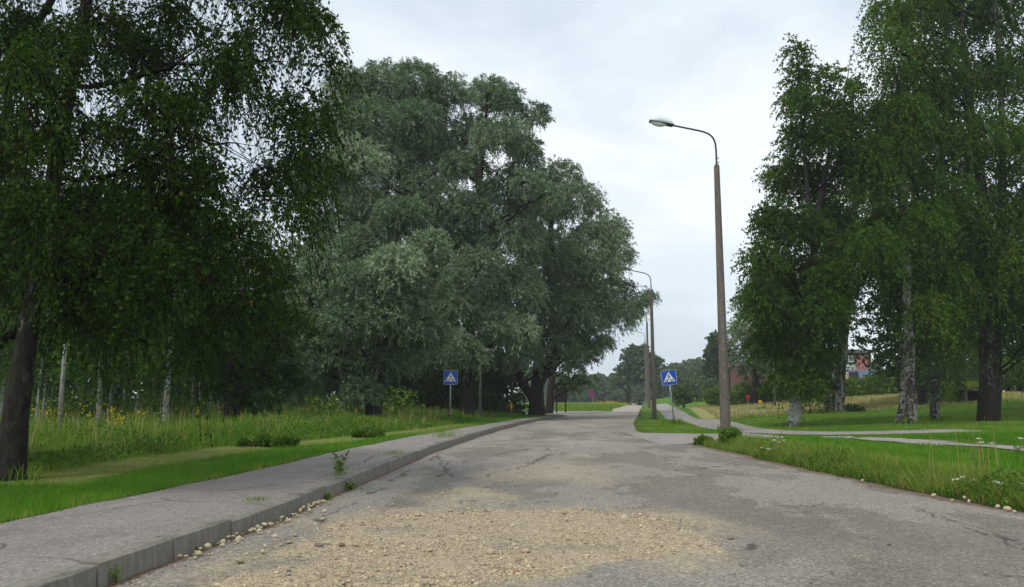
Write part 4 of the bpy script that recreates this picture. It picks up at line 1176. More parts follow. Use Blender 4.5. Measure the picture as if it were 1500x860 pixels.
build_tree('willow_tree', 'wide willow with a massive forked trunk where the kerb ends', 'tree', wb3,
           [([wb3, W(786, 590, Yw3), W(788, 560, Yw3), W(790, 500, Yw3), W(800, 400, Yw3), W(810, 300, Yw3), W(815, 260, Yw3)], [.52, .38, .36, .32, .24, .14, .05]),
            ([W(782, 585, Yw3), W(765, 560, Yw3 - .4), W(752, 530, Yw3 - .8), W(735, 480, Yw3 - 1), W(715, 420, Yw3 - 1)], [.32, .28, .24, .19, .1]),
            ([W(790, 560, Yw3), W(815, 500, Yw3 + 1), W(850, 440, Yw3 + 3), W(890, 405, Yw3 + 5), W(930, 420, Yw3 + 13)], [.4, .3, .2, .12, .05])],
           px_clumps([(815, 260, 34), (850, 300, 36), (800, 310, 40), (890, 340, 30), (905, 375, 30, 8), (860, 360, 40), (810, 370, 46, -1), (770, 420, 44, -1.5), (830, 420, 46, -1), (880, 400, 34), (912, 425, 24, 17), (940, 442, 18, 18), (925, 458, 22, 17), (790, 470, 44, -2), (740, 500, 36, -1.5), (840, 470, 40, -1), (885, 450, 28), (905, 470, 24, 14), (870, 495, 24), (815, 505, 34, -1), (770, 520, 28, -2), (953, 436, 12, 19), (850, 520, 24), (885, 505, 14, 14), (780, 340, 40, 1)], Yw3, 2.0, 2, 41),
           (.21, .052), SW, 'willow', twigs=190, per=20, seed=23, limb_r=.06, tlen=(.4, .85), shell=.5)
wb4 = P(803, 606.5)
Yw4 = wb4[1] + 1.5
wb4 = np.array([W(803, 606, Yw4)[0], Yw4, float(G(0, Yw4))])
build_tree('willow_tree', 'leaning dark willow just behind the massive forked trunk', 'tree', wb4,
           [([wb4, W(806, 580, Yw4), W(812, 530, Yw4), W(830, 450, Yw4), W(850, 380, Yw4)], [.34, .28, .26, .2, .06])],
           px_clumps([(840, 540, 22), (850, 560, 16), (830, 515, 26), (865, 330, 30), (840, 400, 40), (820, 460, 40), (870, 430, 34), (845, 490, 30), (832, 560, 14)], Yw4, 1.6, 2, 51),
           (.24, .06), (M['bark_willow'], M['twig'], M['broad_leaf']), 'willow', twigs=90, per=18, seed=24, limb_r=.06, tlen=(.6, 1.1))

# --- birches on the right-hand lawn
BL = (M['bark_leaning_birch'], M['twig'], M['birch_leaf'])
BB = (M['bark_birch'], M['twig'], M['birch_leaf'])
BD = (M['bark_dark_birch'], M['twig'], M['birch_leaf'])
def ground_at(u, v): return P(u, v)
r1 = P(1160, 625)
Y1 = r1[1]
build_tree('birch_tree', 'leaning birch with a white patched foot, nearest the street lamp', 'tree', r1,
           [([r1, W(1168, 580, Y1), W(1180, 500, Y1), W(1190, 400, Y1), W(1200, 280, Y1), W(1228, 190, Y1), W(1243, 120, Y1), W(1246, 80, Y1)], [.25, .22, .20, .17, .13, .075, .035, .012]),
            ([W(1192, 360, Y1), W(1180, 250, Y1), W(1172, 150, Y1), W(1168, 70, Y1)], [.12, .09, .05, .015])],
           px_clumps([(1170, 78, 16), (1175, 110, 24), (1160, 150, 26), (1195, 140, 26), (1215, 110, 18), (1165, 200, 34), (1205, 190, 32), (1245, 180, 30), (1240, 130, 22), (1265, 225, 34), (1282, 165, 24), (1225, 160, 26), (1150, 260, 38), (1195, 260, 38), (1240, 240, 34), (1135, 320, 40), (1180, 330, 44), (1225, 320, 40), (1120, 385, 38), (1165, 400, 46), (1215, 400, 44), (1110, 440, 34), (1150, 460, 44), (1200, 470, 46), (1232, 425, 34), (1120, 500, 34), (1165, 520, 40), (1200, 520, 34), (1140, 555, 26), (1190, 560, 26), (1240, 360, 40)], Y1, 1.4, 2, 61),
           (.105, .078), BL, 'birch', twigs=150, per=17, seed=31, limb_r=.035, tlen=(.4, .85), droop=-.6, shell=.25)
r2 = P(1221, 603)
Y2 = r2[1]
p5, p8 = 5.5 / 1250 * Y2, 8.5 / 1250 * Y2
build_tree('birch_tree', 'twin trunked pale birch standing behind the leaning one', 'tree', r2,
           [([r2 + (-.3, 0, 0), W(1214, 560, Y2), W(1216, 520, Y2), W(1214, 420, Y2), W(1210, 300, Y2)], [p5, p5 * .9, p5 * .8, p5 * .6, .06]), ([r2 + (.3, .1, 0), W(1229, 560, Y2), W(1234, 510, Y2), W(1242, 420, Y2), W(1255, 260, Y2)], [p8, p8 * .9, p8 * .85, p8 * .6, .06])],
           px_clumps([(1200, 300, 34), (1255, 260, 40), (1285, 220, 34), (1270, 300, 36), (1295, 320, 36), (1230, 350, 44), (1262, 350, 34), (1200, 430, 40), (1305, 390, 30), (1190, 500, 40), (1222, 455, 26), (1180, 560, 26), (1195, 575, 18), (1160, 500, 36)], Y2, 2.2, 2, 71),
           (.13, .10), BB, 'birch', twigs=130, per=15, seed=32, limb_r=.05, tlen=(.6, 1.2), droop=-.7)
r3 = P(1336, 621)
Y3 = r3[1]
p5, p8 = 7.5 / 1250 * Y3, 5.5 / 1250 * Y3
build_tree('birch_tree', 'twin stemmed birch left of the slim one, close to the path', 'tree', r3,
           [([r3, W(1334, 560, Y3), W(1330, 450, Y3), W(1325, 300, Y3), W(1318, 150, Y3)], [p5, p5 * .9, p5 * .8, p5 * .6, .05]), ([r3 + (-.35, .5, 0), W(1328, 560, Y3 + .6), W(1326, 480, Y3 + .8), W(1350, 300, Y3 + 1)], [p8, p8 * .9, p8 * .8, .1])],
           px_clumps([(1300, 200, 34), (1335, 160, 36), (1290, 260, 42), (1340, 250, 44), (1300, 330, 46), (1350, 330, 46), (1285, 375, 36), (1330, 400, 46), (1380, 400, 44), (1370, 470, 40), (1265, 220, 26), (1315, 110, 26)], Y3, 1.5, 2, 81),
           (.115, .085), BB, 'birch', twigs=175, per=17, seed=33, limb_r=.035, tlen=(.6, 1.3), shell=.3)
r4 = P(1369, 616)
Y4 = r4[1]
p5 = 6.5 / 1250 * Y4
build_tree('birch_tree', 'slim birch between the twin stemmed birch and the thick dark one', 'tree', r4,
           [([r4, W(1369, 560, Y4), W(1372, 450, Y4), W(1380, 250, Y4), W(1385, 100, Y4)], [p5, p5 * .9, p5 * .8, p5 * .6, .04])],
           px_clumps([(1380, 130, 36), (1360, 200, 40), (1410, 220, 44), (1390, 300, 44), (1370, 380, 44), (1420, 380, 44), (1400, 460, 42)], Y4, 1.5, 2, 91),
           (.115, .085), BB, 'birch', twigs=150, per=17, seed=34, limb_r=.035, tlen=(.6, 1.3), shell=.3)
r5 = P(1447, 617)
Y5 = r5[1]
p5 = 15 / 1250 * Y5
build_tree('birch_tree', 'thickest dark trunked birch at the right, with long weeping branches', 'tree', r5,
           [([r5, W(1449, 560, Y5), W(1455, 480, Y5), W(1452, 380, Y5), W(1440, 300, Y5), W(1425, 200, Y5), W(1410, 50, Y5), W(1400, -80, Y5)], [p5, p5 * .9, p5 * .85, p5 * .6, p5 * .45, .15, .1, .05]),
            ([W(1455, 440, Y5), W(1466, 350, Y5 - .3), W(1470, 230, Y5 - .5), W(1466, 110, Y5 - .6), W(1455, -20, Y5 - .6), W(1450, -120, Y5)], [p5 * .55, .16, .13, .11, .09, .04])],
           px_clumps([(1310, 10, 40), (1350, 20, 50), (1290, 20, 26), (1400, 10, 56), (1460, 20, 56), (1320, 80, 42), (1370, 90, 50), (1430, 100, 52), (1490, 100, 50), (1340, 150, 44), (1400, 180, 50), (1460, 200, 50), (1510, 200, 50), (1330, 220, 36), (1385, 260, 48), (1440, 290, 46), (1500, 300, 50), (1420, 360, 46), (1480, 380, 50), (1530, 400, 50), (1440, 440, 46), (1500, 460, 50), (1540, 500, 40), (1360, -60, 56), (1430, -70, 60), (1500, -60, 60), (1400, -140, 56), (1470, -140, 56), (1560, 60, 60), (1560, 200, 60), (1570, 330, 60)], Y5, 1.8, 2, 101),
           (.115, .085), BD, 'birch', twigs=195, per=18, seed=35, limb_r=.035, tlen=(.7, 1.5), shell=.3)
# darker leafy trees behind them
def simple_tree(name, label, base, H, prof, nC, rc, leaf, mats, seed, style='broad', twigs=40, per=14, tr=.3, group=None, tlen=(.6, 1.1), lean=(0, 0)):
    top = np.array(base) + np.array([lean[0], lean[1], H * .85])
    return build_tree(name, label, 'tree', base, [([base, np.array(base) * .7 + top * .3 + np.array([.1, 0, 0]), top], [tr, tr * .7, tr * .12])], env_clumps(base, H, prof, nC, rc, seed), leaf, mats, style, group=group, twigs=twigs, per=per, seed=seed, tlen=tlen, limb_r=.05)
BR = (M['bark_willow'], M['twig'], M['broad_leaf'])
WI = [(.1, 2.5), (.3, 4.2), (.6, 4), (.85, 2.5), (1, .8)]
for u, v, H, nm, lab, s in ((1352, 594, 13, 'maple_tree', 'dark spreading tree behind the twin stemmed birch, bent trunk', 1), (1390, 590, 13, 'lime_tree', 'dense dark tree between the slim birch and the old cellar', 2), (1495, 592, 14, 'maple_tree', 'shadowy tree behind the thick birch at the right edge', 3), (1560, 600, 14, 'lime_tree', 'shadowy tree cut by the right edge, furthest right', 4), (1352, 583, 10, 'lime_tree', 'low branched dark tree right of the house with the blue roof', 5)):
    b = P(u, v) if s not in (2, 3) else np.array([(u - 750) / 1250 * 84, 84, float(G((u - 750) / 1250 * 84, 84))])
    simple_tree(nm, lab, b, H, [(.14, 2.5), (.3, 4.4), (.6, 4.2), (.85, 2.5), (1, .8)], 26, 1.5, (.24, .19), BR, 400 + s, twigs=34, per=14, tr=.32)
b = P(1105, 592)
Yq = b[1]
build_tree('willow_tree', 'greyish willow behind the nearest lamp post, left of the leaning birch', 'tree', b, [([b, W(1108, 540, Yq), W(1112, 450, Yq)], [.4, .3, .1])],
           px_clumps([(1110, 440, 34), (1100, 480, 30), (1130, 420, 36), (1120, 500, 34), (1090, 515, 20), (1145, 480, 36), (1140, 530, 30), (1100, 545, 18), (1125, 390, 24), (1160, 550, 26)], Yq, 2.5, 2, 111),
           (.32, .09), (M['bark_willow'], M['twig'], M['willow_leaf']), 'willow', twigs=170, per=16, seed=41, tlen=(.6, 1.1))
b = W(337, 612, 31)
b[2] = float(G(b[0], 31))
build_tree('oak_tree', 'dark round tree low behind the meadow, left of the silvery willow', 'tree', b, [([b, b + (0, 0, 1.5), b + (.2, 0, 5)], [.28, .24, .08])],
           px_clumps([(340, 560, 34), (375, 545, 32), (320, 520, 34), (365, 500, 40), (400, 510, 34), (410, 560, 26), (350, 590, 24), (390, 585, 26), (330, 470, 36), (385, 455, 40), (425, 470, 28)], 31, 1.3, 2, 121),
           (.14, .11), BR, 'broad', twigs=80, per=16, seed=42, tlen=(.4, .7))

# --- birch wood behind the meadow
WB = (M['bark_white_birch'], M['twig'], M['birch_leaf'])
protos = []
for s in range(4):
    pb = simple_tree('birch_tree', None, np.zeros(3), 15 + s, [(.22, 1.2), (.4, 2.3), (.7, 1.9), (.92, 1.0), (1, .3)], 20, 1.05, (.17, .13), WB, 500 + s, 'birch', 34, 13, .095 if s < 2 else .075, tlen=(.5, 1.1), lean=(random.uniform(-.8, .8), random.uniform(-.6, .6)))
    protos.append(pb)
wood = [(150, 30.0, 1.05), (247, 27.5, 1.15), (60, 33, .9), (70, 34.5, 1), (205, 41, 1), (163, 44, .9), (168, 45, 1), (228, 48, 1), (240, 40, .8), (100, 46, 1.1), (120, 52, 1), (32, 44, 1), (10, 38, 1.1), (265, 50, 1), (285, 44, 1), (297, 55, 1), (310, 48, .9), (322, 52, 1), (185, 56, 1.1), (140, 58, 1), (45, 56, 1), (80, 62, 1.1), (345, 60, 1.1), (-30, 36, 1.2), (-60, 48, 1.2), (460, 58, .9), (475, 54, .9), (494, 60, 1), (508, 57, .9), (525, 62, 1), (545, 60, .9), (560, 66, 1), (440, 66, 1.1), (420, 60, 1), (580, 68, 1), (220, 66, 1.2), (270, 70, 1.1), (380, 70, 1.2), (620, 72, 1.2), (170, 70, 1.2), (20, 66, 1.2), (-10, 60, 1.2)]
for k, (u, yy, sc) in enumerate(wood):
    o = protos[k] if k < 4 else copy_tree(protos[k % 4])
    x = (u - 750) / 1250 * yy
    o.location = (x, yy, float(G(x, yy)))
    o.rotation_euler = (0, 0, random.uniform(0, 6.28))
    s = sc * random.uniform(.92, 1.08)
    hcap = .62 * (yy / 40) ** .55
    o.scale = (s * .9, s * .9, s * min(1.1, hcap))
    lab = {0: 'pale straight birch in the wood, its patchy trunk right of the grey post', 1: 'stoutest white trunked birch at the meadow edge, in the middle of the wood'}.get(k, 'slender white trunked birch in the wood behind the meadow' if u < 400 else 'slender birch seen far off under the silvery willow')
    tag(o, lab, 'tree', None if k < 2 else ('birches of the wood behind the meadow' if u < 400 else 'far birches under the willows'))
# undergrowth and far wood: masses nobody could count
def mass(name, label, pts, rad, nper, leaf, mat, seed):
    g_ = np.random.default_rng(seed)
    c = np.repeat(np.array(pts), nper, 0)
    rr = np.repeat(np.array(rad), nper)
    d = sphere_dirs(len(c), g_)
    pp = c + d * (rr * (.35 + .65 * g_.random(len(c)) ** .6))[:, None] * np.array([1, 1, .9])
    sz_ = g_.uniform(.6, 1.3, len(pp))
    V, F = leaf_cloud(pp, nrm(d * .6 + sphere_dirs(len(pp), g_)), leaf[0] * sz_, leaf[1] * sz_, g_)
    tn = np.clip(.5 + np.repeat(g_.normal(0, .15, len(pts)), nper) + g_.normal(0, .13, len(pp)), 0, 1)
    return tag(mesh_np(name, V, F, mat, tint=np.repeat(tn, 4), smooth_=False), label, kind='stuff')
pts, rad = [], []
for k in range(250):                                   # wall of leaves deep in the wood
    yy = rng.uniform(58, 92)
    u = rng.uniform(-120, 720)
    x = (u - 750) / 1250 * yy
    zt = rng.uniform(0, 1) ** 1.25 * (14.5 if u > 520 else 10.5) - .3
    pts.append((x, yy + (10 if zt < 3 else 0), .5 + zt))
    rad.append(rng.uniform(1.8, 3.2))
mass('distant_wood', 'deep green wood behind the white birch trunks', pts, rad, 190, (.55, .42), M['broad_leaf'], 601)
pts, rad = [], []
for k in range(70):
    yy = rng.uniform(40, 60)
    u = rng.uniform(-60, 600)
    x = (u - 750) / 1250 * yy
    pts.append((x, yy, rng.uniform(.3, 1.1)))
    rad.append(rng.uniform(.6, 1.4))
mass('undergrowth', 'low bushy undergrowth between the birch trunks', pts, rad, 130, (.22, .15), M['shrub_leaf'], 602)
pts, rad = [], []
for k in range(60):                                    # thicket under the willows
    u = rng.uniform(570, 755)
    yy = rng.uniform(56, 66)
    x = (u - 750) / 1250 * yy
    pts.append((x, yy, .3 + rng.uniform(0, 1) * 3.5))
    rad.append(rng.uniform(.9, 1.7))
mass('thicket', 'dark thicket under the willow crowns', pts, rad, 200, (.32, .24), M['broad_leaf'], 603)

pts, rad = [], []
for k in range(60):
    yy = rng.uniform(92, 104)
    u = rng.uniform(1345, 1600)
    x = (u - 750) / 1250 * yy
    pts.append((x, yy, float(G(x, yy)) + rng.uniform(0, 1) * 8))
    rad.append(rng.uniform(1.5, 2.6))
mass('distant_wood', 'dark leafy mass far behind the right-hand birches', pts, rad, 150, (.5, .38), M['broad_leaf'], 604)

# --- shrubs, one by one
def shrub(name, label, u, v, wpx, hpx, mat, seed, leaf=(.12, .07), nper=260, group=None, base=None):
    b = P(u, v) if base is None else np.array(base)
    sc = b[1] / 1250
    w_, h_ = wpx * sc, hpx * sc
    g_ = np.random.default_rng(seed)
    ob = empty(name, b, label, 'shrub', group)
    nC = 7
    c = np.stack([g_.uniform(-.36, .36, nC) * w_, g_.uniform(-.3, .3, nC) * w_, g_.uniform(.22, .66, nC) * h_], 1)
    c[0] = (0, 0, h_ * .62)
    rr = np.full(nC, min(w_ * .3, h_ * .42))
    PL = np.stack([c * t for t in np.linspace(0.02, 1, 5)], 1)
    V, F = tube_np(PL, np.repeat(np.linspace(.02, .006, 5)[None], nC, 0) * max(1, h_ / 1.5), 4)
    mesh_np('branches', V, F, M['twig'], ob)['kind'] = 'stuff'
    ci = np.repeat(np.arange(nC), nper)
    d = sphere_dirs(len(ci), g_)
    pp = c[ci] + d * (rr[ci] * (.3 + .75 * g_.random(len(ci)) ** .6))[:, None]
    pp[:, 2] = np.abs(pp[:, 2])
    sz_ = g_.uniform(.6, 1.3, len(pp))
    V, F = leaf_cloud(pp, nrm(d * .7 + sphere_dirs(len(pp), g_) + np.array([0, 0, .3])), leaf[0] * sz_, leaf[1] * sz_, g_)
    tn = np.clip(.5 + g_.normal(0, .16, nC)[ci] + g_.normal(0, .14, len(pp)), 0, 1)
    mesh_np('foliage', V, F, M[mat], ob, tint=np.repeat(tn, 4), smooth_=False)
    return ob
shrub('shrub', 'low dark green bush on the mown strip beside the meadow', 388, 655, 100, 17, 'shrub_leaf', 701, (.10, .045))
shrub('shrub', 'small flat bush between meadow and pavement, towards the left sign', 541, 641, 52, 11, 'shrub_leaf', 702, (.12, .06))
shrub('shrub', 'leafy weed clump around the foot of the nearest lamp post', 1064, 650, 46, 20, 'shrub_leaf', 703, (.09, .045), 170)
shrub('shrub', 'rough weed clump at the road corner left of the nearest lamp post', 1030, 652, 34, 12, 'shrub_leaf', 704, (.08, .04), 140)
shrub('shrub', 'small dark tuft on the lawn beside the twin trunked birch', 1253, 603, 24, 9, 'broad_leaf', 705, (.2, .12), 60)
shrub('shrub', 'grey green rounded bush by the far road, right of the smaller one', 940, 590.5, 36, 28, 'grey_shrub_leaf', 706, (.5, .25), 200, base=(W(938, 590, 175)[0], 175, 0))
shrub('shrub', 'smaller grey green bush in the far field', 905, 590, 26, 22, 'grey_shrub_leaf', 707, (.5, .25), 150, base=(W(905, 590, 170)[0], 170, 0))
shrub('shrub', 'broad bushy shrub at the footpath bend, behind the right crossing sign', 1015, 594, 50, 46, 'far_leaf', 708, (.4, .26), 260, base=(W(1020, 590, 120)[0], 120, .3))
for k, (u, w_, h_, lb) in enumerate(((1000, 30, 34, 'dark'), (1050, 40, 26, 'yellowish'), (1085, 46, 30, 'pale'), (1115, 40, 28, 'leafy'), (1145, 40, 24, 'dense'))):
    x, yy = (u - 750) / 1250 * 88, 88
    shrub('hedge_shrub', ['dark shrub of the hedge at the far footpath bend, leftmost of its row', 'yellowish shrub just behind the nearest lamp post', 'pale green shrub right of the nearest lamp post, before the arches', 'leafy shrub above the small yellow plate', 'dense low shrub left of the leaning birch foot'][k], u, 590, w_, h_, 'shrub_leaf' if k != 0 else 'far_leaf', 720 + k, (.3, .2), 260, group='hedge shrubs before the brick building', base=(x, yy, float(G(x, yy))))
for k, (u, w_, h_) in enumerate(((1243, 40, 26), (1270, 44, 30), (1300, 46, 34), (1325, 40, 28))):
    x, yy = (u - 750) / 1250 * 84, 84
    shrub('garden_shrub', ['dark green garden bush below the pale green house wall', 'tall bright bush in front of the blue roofed shed', 'yellow green bush right of the blue roofed shed', 'low yellowish bush at the end of the dry grass bank'][k], u, 590, w_, h_, 'shrub_leaf', 730 + k, (.3, .2), 300, base=(x, yy, float(G(x, yy)) - .1))
for k, u in enumerate((1470, 1490, 1515)):
    x, yy = (u - 750) / 1250 * 72, 72
    shrub('garden_shrub', ['yellow green bush just right of the thick dark birch', 'middle one of the yellow green bushes right of the thick birch', 'yellow green bush at the right border, furthest from the thick birch'][k], u, 590, 44, 60, 'shrub_leaf', 740 + k, (.26, .18), 260, group='yellow green bushes behind the thick birch', base=(x, yy, float(G(x, yy))))

# --- far trees
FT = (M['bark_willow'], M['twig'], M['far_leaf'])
fx = lambda u, yy: np.array([(u - 750) / 1250 * yy, yy, 0.0])
simple_tree('oak_tree', 'big round tree beyond the end of the road, left of the far lamps', fx(936, 190), 11.4, [(.12, 4), (.35, 6.0), (.65, 5.2), (.9, 2.6), (1, 1)], 34, 1.9, (.75, .55), FT, 801, twigs=40, per=12, tr=.4, tlen=(.8, 1.5))
simple_tree('poplar_tree', 'tall narrow tree left of the nearest lamp post', fx(1052, 150), 12.3, [(.05, 1.5), (.3, 2.3), (.6, 2.2), (.85, 1.5), (1, .5)], 26, 1.3, (.5, .38), (M['bark_willow'], M['twig'], M['broad_leaf']), 802, twigs=40, per=12, tr=.3)
far_p = [simple_tree('field_tree', None, fx(880, 260), 9, [(.05, 3), (.3, 4.6), (.65, 4), (.9, 2), (1, .6)], 20, 1.9, (.95, .7), FT, 810, twigs=26, per=11, tlen=(.8, 1.5)),
         simple_tree('field_tree', None, fx(1010, 270), 11, [(.05, 3), (.35, 4.2), (.7, 3.4), (1, .6)], 20, 1.9, (.95, .7), FT, 811, twigs=26, per=11, tlen=(.8, 1.5))]
spots = [(868, 250, .75), (1000, 280, .9), (890, 270, .8), (905, 260, .8), (878, 300, 1.0), (915, 300, .8), (980, 300, 1.0), (1020, 290, 1.05), (1035, 300, 1.1), (990, 240, .8), (1008, 250, .85), (1028, 230, .8), (1045, 260, 1.0), (1060, 280, 1.05), (1075, 260, 1.0), (970, 330, 1.0), (1090, 280, 1.0), (850, 280, .8), (835, 300, .9), (820, 280, .8), (860, 330, 1.0), (1110, 300, 1.1), (955, 340, 1.0), (1130, 300, 1.2), (800, 300, 1.0), (780, 320, 1.1), (1160, 310, 1.2), (1190, 310, 1.2), (1230, 320, 1.2), (1270, 320, 1.2), (1320, 320, 1.2), (1370, 320, 1.2)]
for k, (u, yy, s) in enumerate(spots):
    o = far_p[k] if k < 2 else copy_tree(far_p[k % 2])
    q = fx(u, yy)
    o.location = (q[0], q[1], float(G(q[0], q[1])) - .1)
    o.rotation_euler = (0, 0, random.uniform(0, 6.28))
    s *= random.uniform(.9, 1.1)
    o.scale = (s * 1.2, s * 1.2, s)
    left = u < 930
    tag(o, 'hazy tree in the far row left of the road end' if left else 'hazy tree in the far wood behind the right crossing sign' if u < 1120 else 'hazy tree far behind the right-hand birches', 'tree', 'far trees left of the road' if left else 'far trees right of the road' if u < 1120 else 'far trees behind the birches')

# ------------------------------------------------------------------ street lamps
def street_lamp(base, H=10.0, label=None):
    root = empty('street_lamp', base, label, 'street lamp', 'concrete street lamps along the right side of the road')
    st = np.linspace(0, 1, 9)
    mb = MB()
    Vp, n = [], 8
    for t in st:
        a_, c_ = .19 - .085 * t, .18 - .08 * t
        for q in range(n):                 # square section with cut corners
            ang = (q + .5) * math.pi / 4
            k_ = 1 / max(abs(math.cos(ang)), abs(math.sin(ang)))
            Vp.append((math.cos(ang) * k_ * a_ * .97, math.sin(ang) * k_ * c_ * .97, -.3 + t * (H + .3)))
    Fp = [(j * n + q, j * n + (q + 1) % n, (j + 1) * n + (q + 1) % n, (j + 1) * n + q) for j in range(8) for q in range(n)] + [tuple(range(8 * n, 9 * n))]
    mb.add(Vp, Fp).build('pole', M['pole'], root, bevel=.012)
    arm = [(0, 0, H - .05), (0, 0, H + .35), (-.005, 0, H + .78), (-.04, 0, H + 1.0), (-.15, 0, H + 1.19), (-.32, 0, H + 1.30), (-.55, 0, H + 1.37), (-1.1, 0, H + 1.5), (-1.75, 0, H + 1.65)]
    ar = MB().tube(resample(arm, 26), [.036] * 26, 8).build('arm', M['steel_dark'], root, sm=True)
    cb = MB()
    cb.tube([(.0, 0, H - .02), (0, 0, H + .05)], [.07, .07], 10)
    for zc in (.12, .3): MB().tube([(.03, 0, H + zc), (.10, 0, H + zc)], [.018, .018], 6).build('bolt', M['steel_dark'], root)
    cb.build('clamp', M['steel_dark'], root)
    # head: long shallow housing with a glass bowl underneath
    hd = empty('lamp_head', (-1.66, 0, H + 1.63))
    hd.parent = root
    hd.rotation_euler = (0, R(12), 0)
    def shell(sign, sc_z, sc_y, x0_, x1_, nm, mat):
        V, F = [], []
        nx, na = 14, 9
        for i in range(nx):
            t = i / (nx - 1)
            xx = x0_ + (x1_ - x0_) * t
            prof_ = max(.02, math.sin(math.pi * min(1, .06 + t * .9)) ** .55)
            for j in range(na):
                a_ = math.pi * j / (na - 1)
                V.append((xx, math.cos(a_) * sc_y * prof_, sign * math.sin(a_) * sc_z * prof_))
        for i in range(nx - 1):
            for j in range(na - 1):
                F.append((i * na + j, i * na + j + 1, (i + 1) * na + j + 1, (i + 1) * na + j))
        F += [tuple(range(na)), tuple((nx - 1) * na + q for q in range(na))]
        F += [(i * na, (i + 1) * na, (i + 1) * na + na - 1, i * na + na - 1) for i in range(nx - 1)]
        return MB().add(V, F).build(nm, mat, hd, sm=True)
    shell(1, .25, .21, -.86, .10, 'housing', M['lamp_white'])
    shell(-1, .15, .16, -.80, -.18, 'glass_bowl', M['bowl'])
    rim = MB().box(-.86, .06, -.165, .165, -.026, -.001)
    rim.build('rim', M['steel_dark'], hd, bevel=.01)
    return root
lamps = [(1063, 632, 'nearest grey concrete street lamp, weeds round its foot'),]
lb = P(1063, 633)
L1 = street_lamp(lb, label='nearest street lamp, tall against the sky with weeds at its foot')
for u, yy, lab in ((956.5, 66, 'second street lamp, reddish pole left of the right crossing sign'), (949, 100, 'third street lamp, just left of the second pole'), (945.5, 138, 'fourth street lamp, leftmost pole of the cluster'), (944, 205, 'fifth street lamp, mostly hidden behind the nearer poles'), (970, 262, 'tiny far street lamp behind the right crossing sign'), (1013, 292, 'farthest street lamp, pale head over the distant wood')):
    o = copy_tree(L1)
    x = (u - 750) / 1250 * yy
    o.location = (x, yy, float(G(x, yy)))
    o.rotation_euler = (R(random.uniform(-.4, .4)), R(-.35), R(random.uniform(-6, 2)))
    o['label'] = lab
L1.rotation_euler = (0, R(-.2), R(-3))

# ------------------------------------------------------------------ signs and posts
def rounded(w_, h_, r_, n=6):
    out = []
    for cx, cz, a0 in ((w_ / 2 - r_, h_ / 2 - r_, 0), (-w_ / 2 + r_, h_ / 2 - r_, 90), (-w_ / 2 + r_, -h_ / 2 + r_, 180), (w_ / 2 - r_, -h_ / 2 + r_, 270)):
        for q in range(n + 1):
            a = R(a0 + 90 * q / n)
            out.append((cx + r_ * math.cos(a), cz + r_ * math.sin(a)))
    return out
def disc(cx, cz, r_, n=20): return [(cx + r_ * math.cos(2 * math.pi * q / n), cz + r_ * math.sin(2 * math.pi * q / n)) for q in range(n)]
def crossing_sign(base, ht, label, tilt, spin, size=.70):
    root = empty('crossing_sign', base, label, 'road sign', None)
    root.rotation_euler = (0, tilt, spin)
    MB().tube([(0, .035, -.3), (0, .035, ht - .05)], [.032, .032], 10).build('post', M['galv'], root, sm=True)
    cz = ht - size / 2
    def plate(pts, y0, y1, nm, mat, par):
        return MB().prism([(x, z + cz) for x, z in pts], y0, y1).build(nm, mat, par)
    pn = plate(rounded(size, size, .055), -.012, .004, 'panel_back', M['white_paint'], root)
    bl = plate(rounded(size * .96, size * .96, .045), -.015, -.0121, 'blue_face', M['sign_blue'], pn)
    s = size * .40
    wt_ = plate([(-s, -s * .72), (s, -s * .72), (0, s * .98)], -.0175, -.0151, 'white_triangle', M['sign_white'], pn)
    k = size
    # zebra stripes fan out towards the reader
    z0, z1 = -s * .68, -s * .30
    st = MB()
    for q in (-1.05, -.55, 0.0, .55, 1.05):
        c0, c1 = q * s * .66, q * s * .43
        if abs(q) > 1: c0, c1 = q * s * .68, q * s * .46
        wb_, wt2 = s * .10, s * .065
        if q == 0: continue
        st.prism([(c0 - wb_, z0 + cz), (c0 + wb_, z0 + cz), (c1 + wt2, z1 + cz), (c1 - wt2, z1 + cz)], -.0198, -.0176)
    st.build('zebra_stripes', M['sign_black'], pn)
    fg = MB()                              # walking figure
    def cap(a, b, w0, w1):
        (xa, za), (xb, zb) = a, b
        dx, dz = xb - xa, zb - za
        l_ = math.hypot(dx, dz)
        nx_, nz_ = -dz / l_, dx / l_
        pts = [(xa - nx_ * w0, za - nz_ * w0), (xa + nx_ * w0, za + nz_ * w0), (xb + nx_ * w1, zb + nz_ * w1), (xb - nx_ * w1, zb - nz_ * w1)]
        fg.prism([(x * k, z * k + cz) for x, z in pts[::-1]], -.0198, -.0176)
    fg.prism([(x * k, z * k + cz) for x, z in disc(.0, .205, .034)], -.0198, -.0176)
    cap((0, .165), (.0, .03), .036, .030)
    cap((.0, .15), (.07, .06), .014, .012)
    cap((.0, .15), (-.075, .07), .014, .012)
    cap((.01, .035), (.075, -.10), .022, .015)
    cap((-.008, .035), (-.04, -.055), .022, .016)
    cap((-.04, -.05), (-.085, -.14), .016, .013)
    fg.build('pedestrian', M['sign_black'], pn)
    bk = MB()
    for zc in (-.18, .18): bk.tube([(-.09, .035, cz + zc), (.09, .035, cz + zc)], [.014, .014], 6)
    bk.build('bracket', M['galv'], root)
    return root
sl = P(658.7, 618.6)
crossing_sign(sl, (618.6 - 544) / 1250 * sl[1], 'blue pedestrian crossing sign left of the road, under the willows', R(.8), R(4), 20.2 / 1250 * sl[1])
sr = P(988, 621)
crossing_sign(sr, (621 - 543) / 1250 * sr[1], 'blue pedestrian crossing sign right of the road, leaning left on its post', R(-5.5), R(-3), 21.6 / 1250 * sr[1])
